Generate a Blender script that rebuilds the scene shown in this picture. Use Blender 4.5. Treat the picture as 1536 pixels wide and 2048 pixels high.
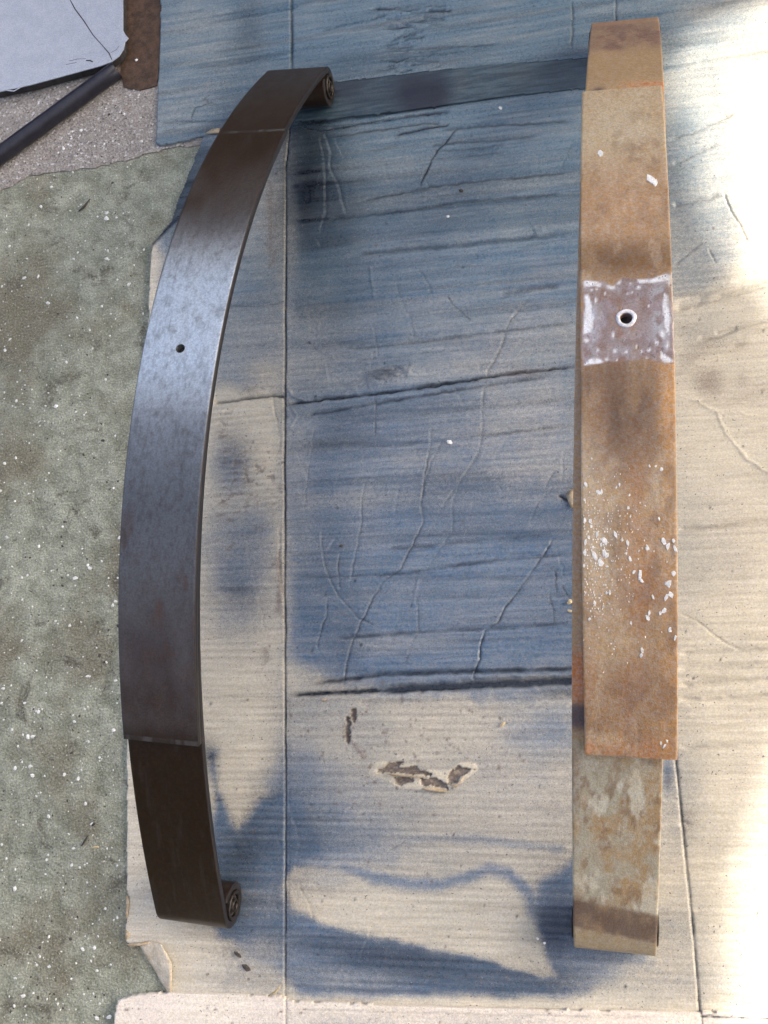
import bpy, bmesh, math, random
import numpy as np
from mathutils import Matrix, Vector

for o in list(bpy.data.objects):
    bpy.data.objects.remove(o)
S = bpy.context.scene
COL = S.collection
rng = np.random.default_rng(7)
random.seed(7)

# ------------------------------------------------------------------ camera
PXW, PXH = 1536.0, 2048.0
FPX = 2026.66
CAM = np.array([0.0, 0.0, 0.95])
R = np.array([[0.979, 0.0645, 0.1932], [-0.0173, 0.9715, -0.2365], [-0.203, 0.2282, 0.9522]])
_u, _s, _v = np.linalg.svd(R)
R = _u @ _v
cd = bpy.data.cameras.new('camera')
cam = bpy.data.objects.new('camera', cd)
COL.objects.link(cam)
cd.sensor_fit = 'VERTICAL'
cd.sensor_height = 32.0
cd.sensor_width = 24.0
cd.lens = FPX / PXH * 32.0
cd.clip_start = 0.02
cd.clip_end = 200
M4 = Matrix.Identity(4)
for i in range(3):
    for j in range(3):
        M4[i][j] = R[i, j]
    M4[i][3] = CAM[i]
cam.matrix_world = M4
S.camera = cam

# ------------------------------------------------------------------ light
SUN_EL, SUN_AZ = math.radians(43), math.radians(72)       # azimuth clockwise from +Y
TO_SUN = np.array([math.cos(SUN_EL) * math.sin(SUN_AZ), math.cos(SUN_EL) * math.cos(SUN_AZ), math.sin(SUN_EL)])
w = bpy.data.worlds.new('World')
S.world = w
w.use_nodes = True
nt = w.node_tree
bg = nt.nodes['Background']
sky = nt.nodes.new('ShaderNodeTexSky')
sky.sky_type = 'NISHITA'
sky.sun_disc = False
sky.sun_elevation = SUN_EL
sky.sun_rotation = SUN_AZ
sky.dust_density = 7.0
sky.ozone_density = 0.0
sky.air_density = 0.8
nt.links.new(sky.outputs[0], bg.inputs[0])
bg.inputs[1].default_value = 0.15
sd = bpy.data.lights.new('sun', 'SUN')
sd.energy = 3.0
sd.angle = math.radians(0.9)
sd.color = (1.0, 0.96, 0.89)
so = bpy.data.objects.new('sun', sd)
COL.objects.link(so)
so.rotation_euler = Vector(TO_SUN).to_track_quat('Z', 'Y').to_euler()
S.view_settings.view_transform = 'Standard'
S.view_settings.look = 'None'
S.view_settings.gamma = 1
S.view_settings.exposure = 1.6


# ------------------------------------------------------------------ mapping photo pixel <-> place
def at(u, v, z=0.0):
    r = R @ np.array([(u - PXW / 2) / FPX, -(v - PXH / 2) / FPX, -1.0])
    return CAM + (z - CAM[2]) / r[2] * r


def topx(P):
    c = (P - CAM) @ R
    return PXW / 2 + FPX * c[:, 0] / -c[:, 2], PXH / 2 - FPX * c[:, 1] / -c[:, 2]


# ------------------------------------------------------------------ helpers
def tag(o, label=None, cat=None, group=None, kind=None):
    if label: o['label'] = label
    if cat: o['category'] = cat
    if group: o['group'] = group
    if kind: o['kind'] = kind
    return o


def empty(name, loc=(0, 0, 0)):
    o = bpy.data.objects.new(name, None)
    o.empty_display_size = 0.02
    o.location = loc
    COL.objects.link(o)
    return o


def mesh_obj(name, me, mat=None, parent=None, smooth=True):
    o = bpy.data.objects.new(name, me)
    COL.objects.link(o)
    if mat: me.materials.append(mat)
    if parent is not None: o.parent = parent
    me.polygons.foreach_set('use_smooth', np.full(len(me.polygons), smooth))
    return o


def np_mesh(name, V, Q):
    me = bpy.data.meshes.new(name)
    me.vertices.add(len(V))
    me.vertices.foreach_set('co', V.astype(np.float32).ravel())
    nq = len(Q)
    me.loops.add(nq * 4)
    me.loops.foreach_set('vertex_index', Q.astype(np.int32).ravel())
    me.polygons.add(nq)
    me.polygons.foreach_set('loop_start', np.arange(0, nq * 4, 4, dtype=np.int32))
    me.update(calc_edges=True)
    return me


def set_col(me, name, rgb):
    a = me.attributes.new(name, 'FLOAT_COLOR', 'POINT')
    c = np.ones((len(rgb), 4), np.float32)
    c[:, :3] = rgb
    a.data.foreach_set('color', c.ravel())


def sm(x, a, b):
    t = np.clip((x - a) / (b - a + 1e-12), 0, 1)
    return t * t * (3 - 2 * t)


_T = rng.random((512, 512)).astype(np.float32)


def vnoise(x, y, k=0):
    x = x + k * 17.31
    y = y + k * 9.73
    xi = np.floor(x).astype(np.int64)
    yi = np.floor(y).astype(np.int64)
    fx, fy = x - xi, y - yi
    fx = fx * fx * (3 - 2 * fx)
    fy = fy * fy * (3 - 2 * fy)
    a = _T[yi % 512, xi % 512]; b = _T[yi % 512, (xi + 1) % 512]
    c = _T[(yi + 1) % 512, xi % 512]; d = _T[(yi + 1) % 512, (xi + 1) % 512]
    return (a * (1 - fx) + b * fx) * (1 - fy) + (c * (1 - fx) + d * fx) * fy


def fbm(x, y, n=4, k=0):
    s = 0; t = 0; a = 1.0
    for i in range(n):
        s = s + a * vnoise(x * 2 ** i, y * 2 ** i, k + i * 3)
        t += a
        a *= 0.55
    return s / t


def seg_dist(X, Y, pts):
    """distance to a polyline and the side of it"""
    best = np.full(X.shape, 1e9)
    side = np.zeros(X.shape)
    al = np.zeros(X.shape)
    n = len(pts) - 1
    for i in range(n):
        ax, ay = pts[i]; bx, by = pts[i + 1]
        dx, dy = bx - ax, by - ay
        L2 = dx * dx + dy * dy + 1e-9
        t = np.clip(((X - ax) * dx + (Y - ay) * dy) / L2, 0, 1)
        ex, ey = X - ax - t * dx, Y - ay - t * dy
        d = np.hypot(ex, ey)
        m = d < best
        best = np.where(m, d, best)
        side = np.where(m, np.sign(dx * (Y - ay) - dy * (X - ax)), side)
        al = np.where(m, (i + t) / n, al)
    return best, side, al


def near(X, Y, pts, pad):
    xs = [p[0] for p in pts]; ys = [p[1] for p in pts]
    return np.nonzero((X > min(xs) - pad) & (X < max(xs) + pad) & (Y > min(ys) - pad) & (Y < max(ys) + pad))[0]


def inside(X, Y, pts):
    r = np.zeros(X.shape, bool)
    n = len(pts)
    for i in range(n):
        x0, y0 = pts[i]; x1, y1 = pts[(i + 1) % n]
        c = (y0 > Y) != (y1 > Y)
        r ^= c & (X < (x1 - x0) * (Y - y0) / (y1 - y0 + 1e-12) + x0)
    return r


class NT:
    """short-hand for a node tree"""
    def __init__(s, name):
        s.m = bpy.data.materials.new(name)
        s.m.use_nodes = True
        s.ga, s.gs = 0.17, 620
        s.t = s.m.node_tree
        s.b = s.t.nodes['Principled BSDF']
        s.co = s.t.nodes.new('ShaderNodeTexCoord').outputs['Object']

    def n(s, ty, **kw):
        x = s.t.nodes.new('ShaderNode' + ty)
        for k, v in kw.items():
            setattr(x, k, v)
        return x

    def put(s, sock, v):
        if hasattr(v, 'is_output') or isinstance(v, bpy.types.NodeSocket):
            s.t.links.new(v, sock)
        elif isinstance(v, (tuple, list)) and len(v) == 3 and sock.type == 'RGBA':
            sock.default_value = (*v, 1)
        else:
            sock.default_value = v

    def math(s, op, a, b=None, clamp=False):
        x = s.n('Math', operation=op, use_clamp=clamp)
        s.put(x.inputs[0], a)
        if b is not None: s.put(x.inputs[1], b)
        return x.outputs[0]

    def noise(s, scale, detail=3, rough=0.55, vec=None, stretch=None, dist=0.0):
        v = vec or s.co
        if stretch:
            mp = s.n('Mapping')
            s.put(mp.inputs['Vector'], v)
            mp.inputs['Scale'].default_value = stretch
            v = mp.outputs[0]
        x = s.n('TexNoise')
        s.put(x.inputs['Vector'], v)
        x.inputs['Scale'].default_value = scale
        x.inputs['Detail'].default_value = detail
        x.inputs['Roughness'].default_value = rough
        x.inputs['Distortion'].default_value = dist
        return x.outputs[0]

    def voro(s, scale, feature='F1', stretch=None):
        v = s.co
        if stretch:
            mp = s.n('Mapping'); s.put(mp.inputs['Vector'], v)
            mp.inputs['Scale'].default_value = stretch
            v = mp.outputs[0]
        x = s.n('TexVoronoi', feature=feature)
        s.put(x.inputs['Vector'], v)
        x.inputs['Scale'].default_value = scale
        return x.outputs

    def ramp(s, v, a, b, lo=0.0, hi=1.0):
        x = s.n('MapRange', interpolation_type='SMOOTHSTEP')
        s.put(x.inputs['Value'], v)
        x.inputs['From Min'].default_value = a; x.inputs['From Max'].default_value = b
        x.inputs['To Min'].default_value = lo; x.inputs['To Max'].default_value = hi
        return x.outputs[0]

    def mix(s, f, a, b, mode='MIX'):
        x = s.n('Mix', data_type='RGBA', blend_type=mode)
        s.put(x.inputs[0], f); s.put(x.inputs[6], a); s.put(x.inputs[7], b)
        return x.outputs[2]

    def fmix(s, f, a, b):
        x = s.n('Mix', data_type='FLOAT')
        s.put(x.inputs[0], f); s.put(x.inputs[2], a); s.put(x.inputs[3], b)
        return x.outputs[0]

    def attr(s, name):
        return s.n('Attribute', attribute_name=name).outputs['Color']

    def sep(s, c):
        x = s.n('SeparateColor'); s.put(x.inputs[0], c)
        return x.outputs

    def grain(s, c, amt=0.16, scale=620):
        g = s.noise(scale, 2, 0.7)
        v = s.ramp(g, 0.25, 0.75, 1 - amt, 1 + amt)
        x = s.n('HueSaturation'); s.put(x.inputs['Color'], c); s.put(x.inputs['Value'], v)
        g2 = s.noise(scale * .55, 1, 0.5)
        s.put(x.inputs['Saturation'], s.ramp(g2, 0.3, 0.7, 0.82, 1.18))
        return x.outputs[0]

    def bump(s, h, dist, strength=1.0):
        x = s.n('Bump'); s.put(x.inputs['Height'], h)
        x.inputs['Distance'].default_value = dist
        x.inputs['Strength'].default_value = strength
        s.t.links.new(x.outputs[0], s.b.inputs['Normal'])

    def done(s, col, rough, metal=0.0, spec=0.5):
        s.put(s.b.inputs['Base Color'], s.grain(col, s.ga, s.gs))
        s.put(s.b.inputs['Roughness'], rough)
        s.put(s.b.inputs['Metallic'], metal)
        s.put(s.b.inputs['Specular IOR Level'], spec)
        return s.m


# ------------------------------------------------------------------ materials
def mat_cardboard(name='sprayed_cardboard', ca=(0.49, 0.445, 0.355), cb=(0.65, 0.605, 0.495), cc=(0.49, 0.475, 0.395)):
    k = NT(name)
    r, g, b = k.sep(k.attr('paint'))[:3]
    r = k.math('POWER', r, 0.72)
    fine = k.noise(1100, 2, 0.6)
    mid = k.noise(260, 3, 0.6)
    fibre = k.noise(160, 4, 0.7, stretch=(0.10, 1.6, 1))
    mott = k.noise(18, 4, 0.6)
    c0 = k.mix(k.ramp(fibre, 0.3, 0.7), ca, cb)
    c0 = k.mix(k.ramp(mott, 0.35, 0.7, 0, 0.55), c0, cc)
    sp = k.math('ADD', k.math('MULTIPLY', k.math('SUBTRACT', fine, 0.5), 1.5), k.math('MULTIPLY', k.math('SUBTRACT', mid, 0.5), 0.8))
    env = k.math('MULTIPLY', k.math('MULTIPLY', r, k.math('SUBTRACT', 1.04, r)), 2.9)
    fb = k.math('ADD', r, k.math('MULTIPLY', sp, env), clamp=True)
    blue = k.mix(k.ramp(fibre, 0.25, 0.75), (0.068, 0.112, 0.180), (0.150, 0.205, 0.290))
    blue = k.mix(k.ramp(k.noise(90, 3), 0.35, 0.7, 0, 0.4), blue, (0.09, 0.15, 0.215))
    yy = k.n('SeparateXYZ'); k.put(yy.inputs[0], k.co)
    blue = k.mix(k.ramp(k.math('ADD', yy.outputs[1], k.math('MULTIPLY', mott, .2)), .35, .75, 0, .7), blue, k.mix(k.ramp(fibre, .25, .75), (0.075, 0.14, 0.185), (0.14, 0.215, 0.255)))
    blue = k.mix(k.ramp(r, 0.25, 0.75, 0.25, 1), (0.155, 0.165, 0.175), blue)
    c = k.mix(fb, c0, blue)
    fk = k.math('ADD', g, k.math('MULTIPLY', sp, k.math('MULTIPLY', k.math('MULTIPLY', g, k.math('SUBTRACT', 1.0, g)), 1.6)), clamp=True)
    c = k.mix(fk, c, (0.010, 0.016, 0.026))
    fd = k.math('ADD', b, k.math('MULTIPLY', sp, k.math('MULTIPLY', k.math('MULTIPLY', b, k.math('SUBTRACT', 1.0, b)), 2.4)), clamp=True)
    c = k.mix(fd, c, (0.15, 0.115, 0.095))
    rare = k.ramp(k.noise(420, 1, 0.5), 0.71, 0.76)
    c = k.mix(k.math('MULTIPLY', rare, 0.75), c, (0.05, 0.04, 0.045))
    lite = k.ramp(k.noise(700, 1, 0.5, stretch=(1.3, 0.9, 1)), 0.72, 0.78, 0, 0.35)
    c = k.mix(lite, c, (0.6, 0.6, 0.58))
    k.bump(k.math('ADD', k.math('MULTIPLY', fibre, 0.7), k.math('MULTIPLY', fine, 0.45)), 0.00035, 0.9)
    rough = k.fmix(k.math('MAXIMUM', fb, fk), 0.72, k.ramp(mid, 0.3, 0.7, 0.22, 0.36), )
    return k.done(c, rough)


def mat_tape():
    k = NT('sprayed_tape')
    r, g, b = k.sep(k.attr('paint'))[:3]
    st = k.noise(220, 3, 0.6, stretch=(0.12, 1.2, 1))
    c = k.mix(k.ramp(st, 0.3, 0.7), (0.022, 0.045, 0.065), (0.075, 0.115, 0.14))
    c = k.mix(k.ramp(b, 0.1, 0.9), c, (0.13, 0.12, 0.10))
    c = k.mix(k.ramp(g, 0.1, 0.9), c, (0.012, 0.016, 0.03))
    k.bump(k.math('ADD', st, k.noise(900, 2)), 0.0002, 0.7)
    return k.done(c, k.ramp(st, 0.3, 0.7, 0.3, 0.42))


def mat_concrete():
    k = NT('worn_green_concrete')
    k.ga, k.gs = 0.34, 520
    a = k.noise(7, 5, 0.6); b = k.noise(45, 5, 0.65); c_ = k.noise(420, 3, 0.65)
    c = k.mix(k.ramp(b, 0.3, 0.7), (0.185, 0.205, 0.15), (0.40, 0.42, 0.335))
    c = k.mix(k.ramp(a, 0.45, 0.64, 0, 0.8), c, (0.15, 0.13, 0.08))
    c = k.mix(k.ramp(k.noise(26, 5, 0.72, dist=0.8), 0.54, 0.68, 0, 0.8), c, (0.075, 0.066, 0.045))
    c = k.mix(k.ramp(c_, 0.45, 0.75, 0, 0.6), c, (0.42, 0.43, 0.35))
    c = k.mix(k.ramp(k.noise(330, 2, 0.6), 0.64, 0.72, 0, 0.75), c, (0.05, 0.06, 0.045))
    c = k.mix(k.ramp(k.noise(520, 1), 0.73, 0.77, 0, 0.7), c, (0.55, 0.58, 0.52))
    k.bump(k.math('ADD', k.math('MULTIPLY', b, 2.0), c_), 0.0026, 1.0)
    return k.done(c, 0.62)


def mat_patch():
    k = NT('bare_concrete_aggregate')
    v = k.voro(430)
    k.ga, k.gs = 0.3, 480
    b = k.noise(60, 4, 0.6); f = k.noise(600, 3, 0.6)
    vc = k.sep(v['Color'])
    c = k.mix(vc[0], (0.25, 0.235, 0.205), (0.42, 0.39, 0.355))
    c = k.mix(k.ramp(k.math('ABSOLUTE', k.math('SUBTRACT', vc[1], 0.94)), 0.0, 0.05, 1, 0), c, (0.7, 0.70, 0.72))
    c = k.mix(k.ramp(k.math('ABSOLUTE', k.math('SUBTRACT', vc[2], 0.06)), 0.0, 0.06, 0.9, 0), c, (0.045, 0.04, 0.045))
    c = k.mix(k.ramp(k.noise(25, 3), 0.58, 0.72, 0, 0.5), c, (0.32, 0.20, 0.12))
    c = k.mix(k.ramp(b, 0.3, 0.7, 0.0, 0.5), c, (0.22, 0.20, 0.18))
    k.bump(k.math('ADD', v['Distance'], f), 0.0012, 0.8)
    return k.done(c, 0.6)


def mat_simple(name, ca, cb, scale, rough=0.5, metal=0.0, bumpd=0.0003, stretch=None, detail=4):
    k = NT(name)
    n = k.noise(scale, detail, 0.6, stretch=stretch)
    f = k.noise(scale * 7, 2, 0.6)
    c = k.mix(k.ramp(n, 0.3, 0.7), ca, cb)
    k.bump(k.math('ADD', n, f), bumpd, 0.7)
    return k.done(c, k.ramp(f, 0.3, 0.7, rough - 0.06, rough + 0.06), metal)


def mat_leaf(name, rust):
    k = NT(name)
    col = k.attr('paint')
    a = k.attr('gloss')
    gl = k.sep(a)
    n1 = k.noise(260, 4, 0.65, stretch=(1, 0.5, 1)); n2 = k.noise(900, 2, 0.6); n3 = k.noise(70, 4, 0.6, stretch=(1, 0.35, 1))
    if rust:
        c = k.mix(k.ramp(n1, 0.4, 0.8, 0, 0.35), col, (0.19, 0.115, 0.065))
        c = k.mix(k.ramp(n3, 0.45, 0.72, 0, 0.35), c, (0.42, 0.31, 0.19))
        c = k.mix(k.ramp(n2, 0.62, 0.72, 0, 0.4), c, (0.08, 0.05, 0.035))
        k.bump(k.math('ADD', n1, k.math('MULTIPLY', n2, 0.6)), 0.0006, 0.8)
        rough = k.fmix(gl[0], k.ramp(n1, 0.3, 0.7, 0.62, 0.48), k.ramp(n1, 0.3, 0.7, 0.26, 0.42))
    else:
        c = k.mix(k.ramp(n1, 0.4, 0.75, 0, 0.35), col, (0.05, 0.024, 0.012))
        k.bump(k.math('ADD', k.math('MULTIPLY', n1, k.fmix(gl[1], 0.12, 1.3)), k.math('MULTIPLY', n2, 0.15)), 0.0006, 0.7)
        rough = k.ramp(n3, 0.3, 0.7, 0.33, 0.40)
    return k.done(k.mix(1.0, c, (1.10, 1.07, 1.02), 'MULTIPLY') if rust else c, rough, k.math('MULTIPLY', gl[2], 1.0))


M_CARD = mat_cardboard()
M_PALE = mat_cardboard('pale_cardboard', (0.72, 0.65, 0.54), (0.86, 0.80, 0.69), (0.80, 0.71, 0.64))  # lighter tone than the other sheets
M_TAPE = mat_tape()
M_CONC = mat_concrete()
M_PATCH = mat_patch()
M_PANEL = mat_simple('pale_grey_painted_metal', (0.36, 0.40, 0.47), (0.41, 0.45, 0.52), 60, 0.42, 0, 0.0001)
M_PANEL_EDGE = mat_simple('dark_panel_edge', (0.02, 0.02, 0.022), (0.05, 0.045, 0.045), 120, 0.6)
M_BROWN = mat_simple('dark_brown_rusty_plate', (0.045, 0.025, 0.014), (0.10, 0.058, 0.034), 120, 0.62, 0, 0.0008)
M_TUBE = mat_simple('black_painted_tube', (0.012, 0.012, 0.02), (0.022, 0.022, 0.032), 90, 0.34, 0, 0.0001)
M_GRIT = mat_simple('white_grit', (0.62, 0.64, 0.62), (0.85, 0.86, 0.84), 300, 0.4)
M_GRITD = mat_simple('dark_grit', (0.03, 0.03, 0.03), (0.09, 0.075, 0.06), 300, 0.7)
M_BARE = mat_simple('torn_cardboard_core', (0.40, 0.31, 0.20), (0.58, 0.48, 0.34), 200, 0.8, 0, 0.0008)
M_FOLD = mat_simple('folded_liner', (0.52, 0.44, 0.32), (0.74, 0.66, 0.52), 90, 0.8, 0, 0.0008)
M_FLUTE = mat_simple('torn_cardboard_inside', (0.16, 0.11, 0.08), (0.30, 0.22, 0.15), 260, 0.85, 0, 0.0008)
M_STRAW = mat_simple('dry_straw', (0.45, 0.36, 0.20), (0.62, 0.52, 0.32), 200, 0.6)
M_WHITE = mat_simple('white_paint_chip', (0.78, 0.78, 0.76), (0.9, 0.9, 0.88), 200, 0.35)
M_RIM = mat_simple('bright_hole_rim', (0.75, 0.74, 0.76), (0.92, 0.9, 0.92), 300, 0.3)
M_BUSH = mat_simple('dark_bushing_steel', (0.015, 0.013, 0.012), (0.05, 0.04, 0.034), 260, 0.36, 0.5)
M_HOLE = mat_simple('bolt_hole_dark', (0.02, 0.015, 0.015), (0.05, 0.04, 0.035), 200, 0.8)
M_LBLK = mat_leaf('black_painted_spring_steel', False)
M_LRST = mat_leaf('rusty_spring_steel', True)
M_BLOCKER = mat_simple('grey_blocker', (0.28, 0.29, 0.30), (0.34, 0.35, 0.36), 20, 0.7)

# ------------------------------------------------------------------ the floor
def poly_sheet(name, pts, z0, z1, mat, parent=None, rough_edge=0.0, seg=0.006, bevel=0.0):
    """a solid slab with the given outline (world xy), from z0 up to z1"""
    out = []
    n = len(pts)
    for i in range(n):
        a = np.array(pts[i][:2]); b = np.array(pts[(i + 1) % n][:2])
        m = max(1, int(np.hypot(*(b - a)) / seg)) if rough_edge > 0 else 1
        for j in range(m):
            p = a + (b - a) * j / m
            if rough_edge > 0:
                p = p + (rng.random(2) - 0.5) * rough_edge
            out.append(p)
    bm = bmesh.new()
    vt = [bm.verts.new((p[0], p[1], z1)) for p in out]
    f = bm.faces.new(vt)
    if f.normal.z < 0: f.normal_flip()
    bm.normal_update()
    if f.normal.z < 0: bmesh.ops.reverse_faces(bm, faces=[f])
    r = bmesh.ops.extrude_face_region(bm, geom=[f])
    nv = [v for v in r['geom'] if isinstance(v, bmesh.types.BMVert)]
    for v in nv: v.co.z = z0
    bmesh.ops.recalc_face_normals(bm, faces=bm.faces)
    if bevel > 0:
        ed = [e for e in bm.edges if abs(e.verts[0].co.z - z1) < 1e-6 and abs(e.verts[1].co.z - z1) < 1e-6]
        bmesh.ops.bevel(bm, geom=ed, offset=bevel, segments=2, affect='EDGES', profile=0.6)
    me = bpy.data.meshes.new(name)
    bm.to_mesh(me); bm.free()
    return mesh_obj(name, me, mat, parent, smooth=False)


bm = bmesh.new()
bmesh.ops.create_grid(bm, x_segments=40, y_segments=40, size=30)
me = bpy.data.meshes.new('concrete_floor'); bm.to_mesh(me); bm.free()
fl = mesh_obj('concrete_floor', me, M_CONC); tag(fl, kind='structure')

pp = [(-260, 440), (-60, 402), (10, 380), (62, 352), (128, 344), (190, 336), (250, 322), (345, 296), (420, 290), (420, -260), (-260, -260)]
pt = poly_sheet('concrete_patch', [at(*p) for p in pp], -0.002, 0.0015, M_PATCH, rough_edge=0.004, seg=0.008)
tag(pt, kind='structure')


# ------------------------------------------------------------------ cardboard sheets
ZC = 0.004


def grid_sheet(name, outline_px, z, step, hfun, pfun, mat, parent=None, zbot=0.0, margin=0.0):
    P = np.array([at(u, v, z)[:2] for u, v in outline_px])
    x0, y0 = P.min(0) - 2 * step; x1, y1 = P.max(0) + 2 * step
    xs = np.arange(x0, x1, step); ys = np.arange(y0, y1, step)
    GX, GY = np.meshgrid(xs, ys)
    jit = 0.0006
    wx = GX + (vnoise(GX * 160, GY * 160, 1) - 0.5) * jit * 2; wy = GY + (vnoise(GX * 160, GY * 160, 2) - 0.5) * jit * 2
    ins = inside(wx.ravel(), wy.ravel(), [tuple(p) for p in P]).reshape(GX.shape)
    cell = ins[:-1, :-1] & ins[1:, :-1] & ins[:-1, 1:] & ins[1:, 1:]
    idx = np.arange(GX.size).reshape(GX.shape)
    j, i = np.nonzero(cell)
    Q = np.stack([idx[j, i], idx[j, i + 1], idx[j + 1, i + 1], idx[j + 1, i]], 1)
    used = np.unique(Q)
    rem = np.full(GX.size, -1); rem[used] = np.arange(len(used))
    Q = rem[Q]
    X = GX.ravel()[used]; Y = GY.ravel()[used]
    U, V = topx(np.stack([X, Y, np.full_like(X, z)], 1))
    paint = np.zeros((len(X), 3))
    H = hfun(X, Y, U, V, paint)
    pfun(X, Y, U, V, paint)
    Vt = np.stack([X, Y, z + H], 1)
    # rim down to the floor
    E = np.concatenate([Q[:, [0, 1]], Q[:, [1, 2]], Q[:, [2, 3]], Q[:, [3, 0]]])
    key = np.sort(E, 1); kk = key[:, 0] * len(X) + key[:, 1]
    _, inv, cnt = np.unique(kk, return_inverse=True, return_counts=True)
    be = E[cnt[inv] == 1]
    bv = np.unique(be)
    m2 = np.full(len(X), -1); m2[bv] = len(X) + np.arange(len(bv))
    Vb = Vt[bv].copy(); Vb[:, 2] = zbot
    Vt = np.concatenate([Vt, Vb]); pb = paint[bv] * 0.6
    paint = np.concatenate([paint, pb])
    Q = np.concatenate([Q, np.stack([be[:, 1], be[:, 0], m2[be[:, 0]], m2[be[:, 1]]], 1)])
    me = np_mesh(name, Vt, Q)
    set_col(me, 'paint', np.clip(paint, 0, 1))
    o = mesh_obj(name, me, mat, parent)
    return o


def stroke(U, V, A, pts, wd, val, mode='max', fade=True, wob=0.0):
    ix = near(U, V, pts, wd * 3)
    if not len(ix): return
    u, v = U[ix], V[ix]
    if wob > 0:
        u = u + (fbm(u / 28, v / 28, 2, 5) - 0.5) * wob * 2; v = v + (fbm(u / 28, v / 28, 2, 8) - 0.5) * wob * 2
    d, s, al = seg_dist(u, v, pts)
    g = np.exp(-(d / wd) ** 2) * val
    if fade: g = g * sm(al, 0, 0.06) * sm(1 - al, 0, 0.06)
    if mode == 'max': A[ix] = np.maximum(A[ix], g)
    elif mode == 'add': A[ix] += g
    else: A[ix] -= g * A[ix]


def blob(U, V, A, cx, cy, rx, ry, val, ang=0.0, p=2.0, noise=0.25):
    """blend A towards val inside a soft ellipse"""
    m = max(rx, ry) * 2
    ix = near(U, V, [(cx, cy)], m)
    if not len(ix): return
    u, v = U[ix] - cx, V[ix] - cy
    ca, sa = math.cos(math.radians(ang)), math.sin(math.radians(ang))
    a, b = u * ca + v * sa, -u * sa + v * ca
    q = np.hypot(a / rx, b / ry) + (fbm(U[ix] / 60, V[ix] / 60, 3, int(cx) % 50) - 0.5) * noise * 2
    g = np.exp(-np.maximum(q, 0) ** p)
    A[ix] = A[ix] * (1 - g) + val * g


def softpoly(U, V, A, pts, soft, val, wob=0.0):
    ix = near(U, V, pts, soft * 2)
    if not len(ix): return
    u, v = U[ix], V[ix]
    if wob: 
        u = u + (fbm(u / 40, v / 40, 3, 11) - 0.5) * 2 * wob; v = v + (fbm(u / 40, v / 40, 3, 15) - 0.5) * 2 * wob
    d, _, _ = seg_dist(u, v, list(pts) + [pts[0]])
    sd_ = np.where(inside(u, v, pts), d, -d)
    g = sm(sd_, -soft, soft)
    A[ix] = A[ix] * (1 - g) + val * g


# creases of the boxes: (points in the photo, half width px, depth mm, fold shade and gathered paint darkening the crack, light edge)
def crease(U, V, H, pts, wd, dep, paint=None, dark=0.0, wob=2.0, fade=True):
    ix = near(U, V, pts, wd * 4 + 60)
    if not len(ix): return
    u, v = U[ix], V[ix]
    uu = u + (fbm(u / 13, v / 13, 3, 3) - 0.5) * wob * 2.6
    vv = v + (fbm(u / 13, v / 13, 3, 6) - 0.5) * wob * 2.6
    d, s, al = seg_dist(uu, vv, pts)
    fd_ = (sm(al, -0.02, 0.08) * sm(1 - al, -0.02, 0.08)) if fade else 1.0
    var = 0.35 + 1.2 * fbm(u / 30, v / 30, 3, 21)
    g = np.exp(-(d / (wd * 0.75)) ** 2) * fd_
    H[ix] -= g * dep * 0.0011 * var
    if dep > 0:
        H[ix] += 0.6 * np.where(s > 0, np.exp(-d / 12.0), -0.5 * np.exp(-d / 22.0)) * (d < 200) * fd_ * dep * 0.0008 * np.exp(-(d / 45) ** 2) * (1 - g)
    if paint is not None and dark > 0:
        g2 = np.exp(-(d / max(wd * 0.6, 1.7)) ** 2) * min(1.6, dark * 1.2) * np.clip(var, 0, 1.2)
        if fade: g2 = g2 * sm(al, 0, 0.1) * sm(1 - al, 0, 0.1)
        paint[ix, 1] = np.maximum(paint[ix, 1], g2)


def shelf(U, V, H, pts, fall, dep):
    """one side of the line stands proud and falls off over `fall` px below it"""
    ix = near(U, V, pts, fall * 1.4)
    if not len(ix): return
    d, s, al = seg_dist(U[ix], V[ix], pts)
    g = np.where(s < 0, np.exp(-d / fall), np.exp(-(d / 3.0) ** 2)) * sm(al, 0, 0.12) * sm(1 - al, 0, 0.05)
    H[ix] += g * dep * 0.001


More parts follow.
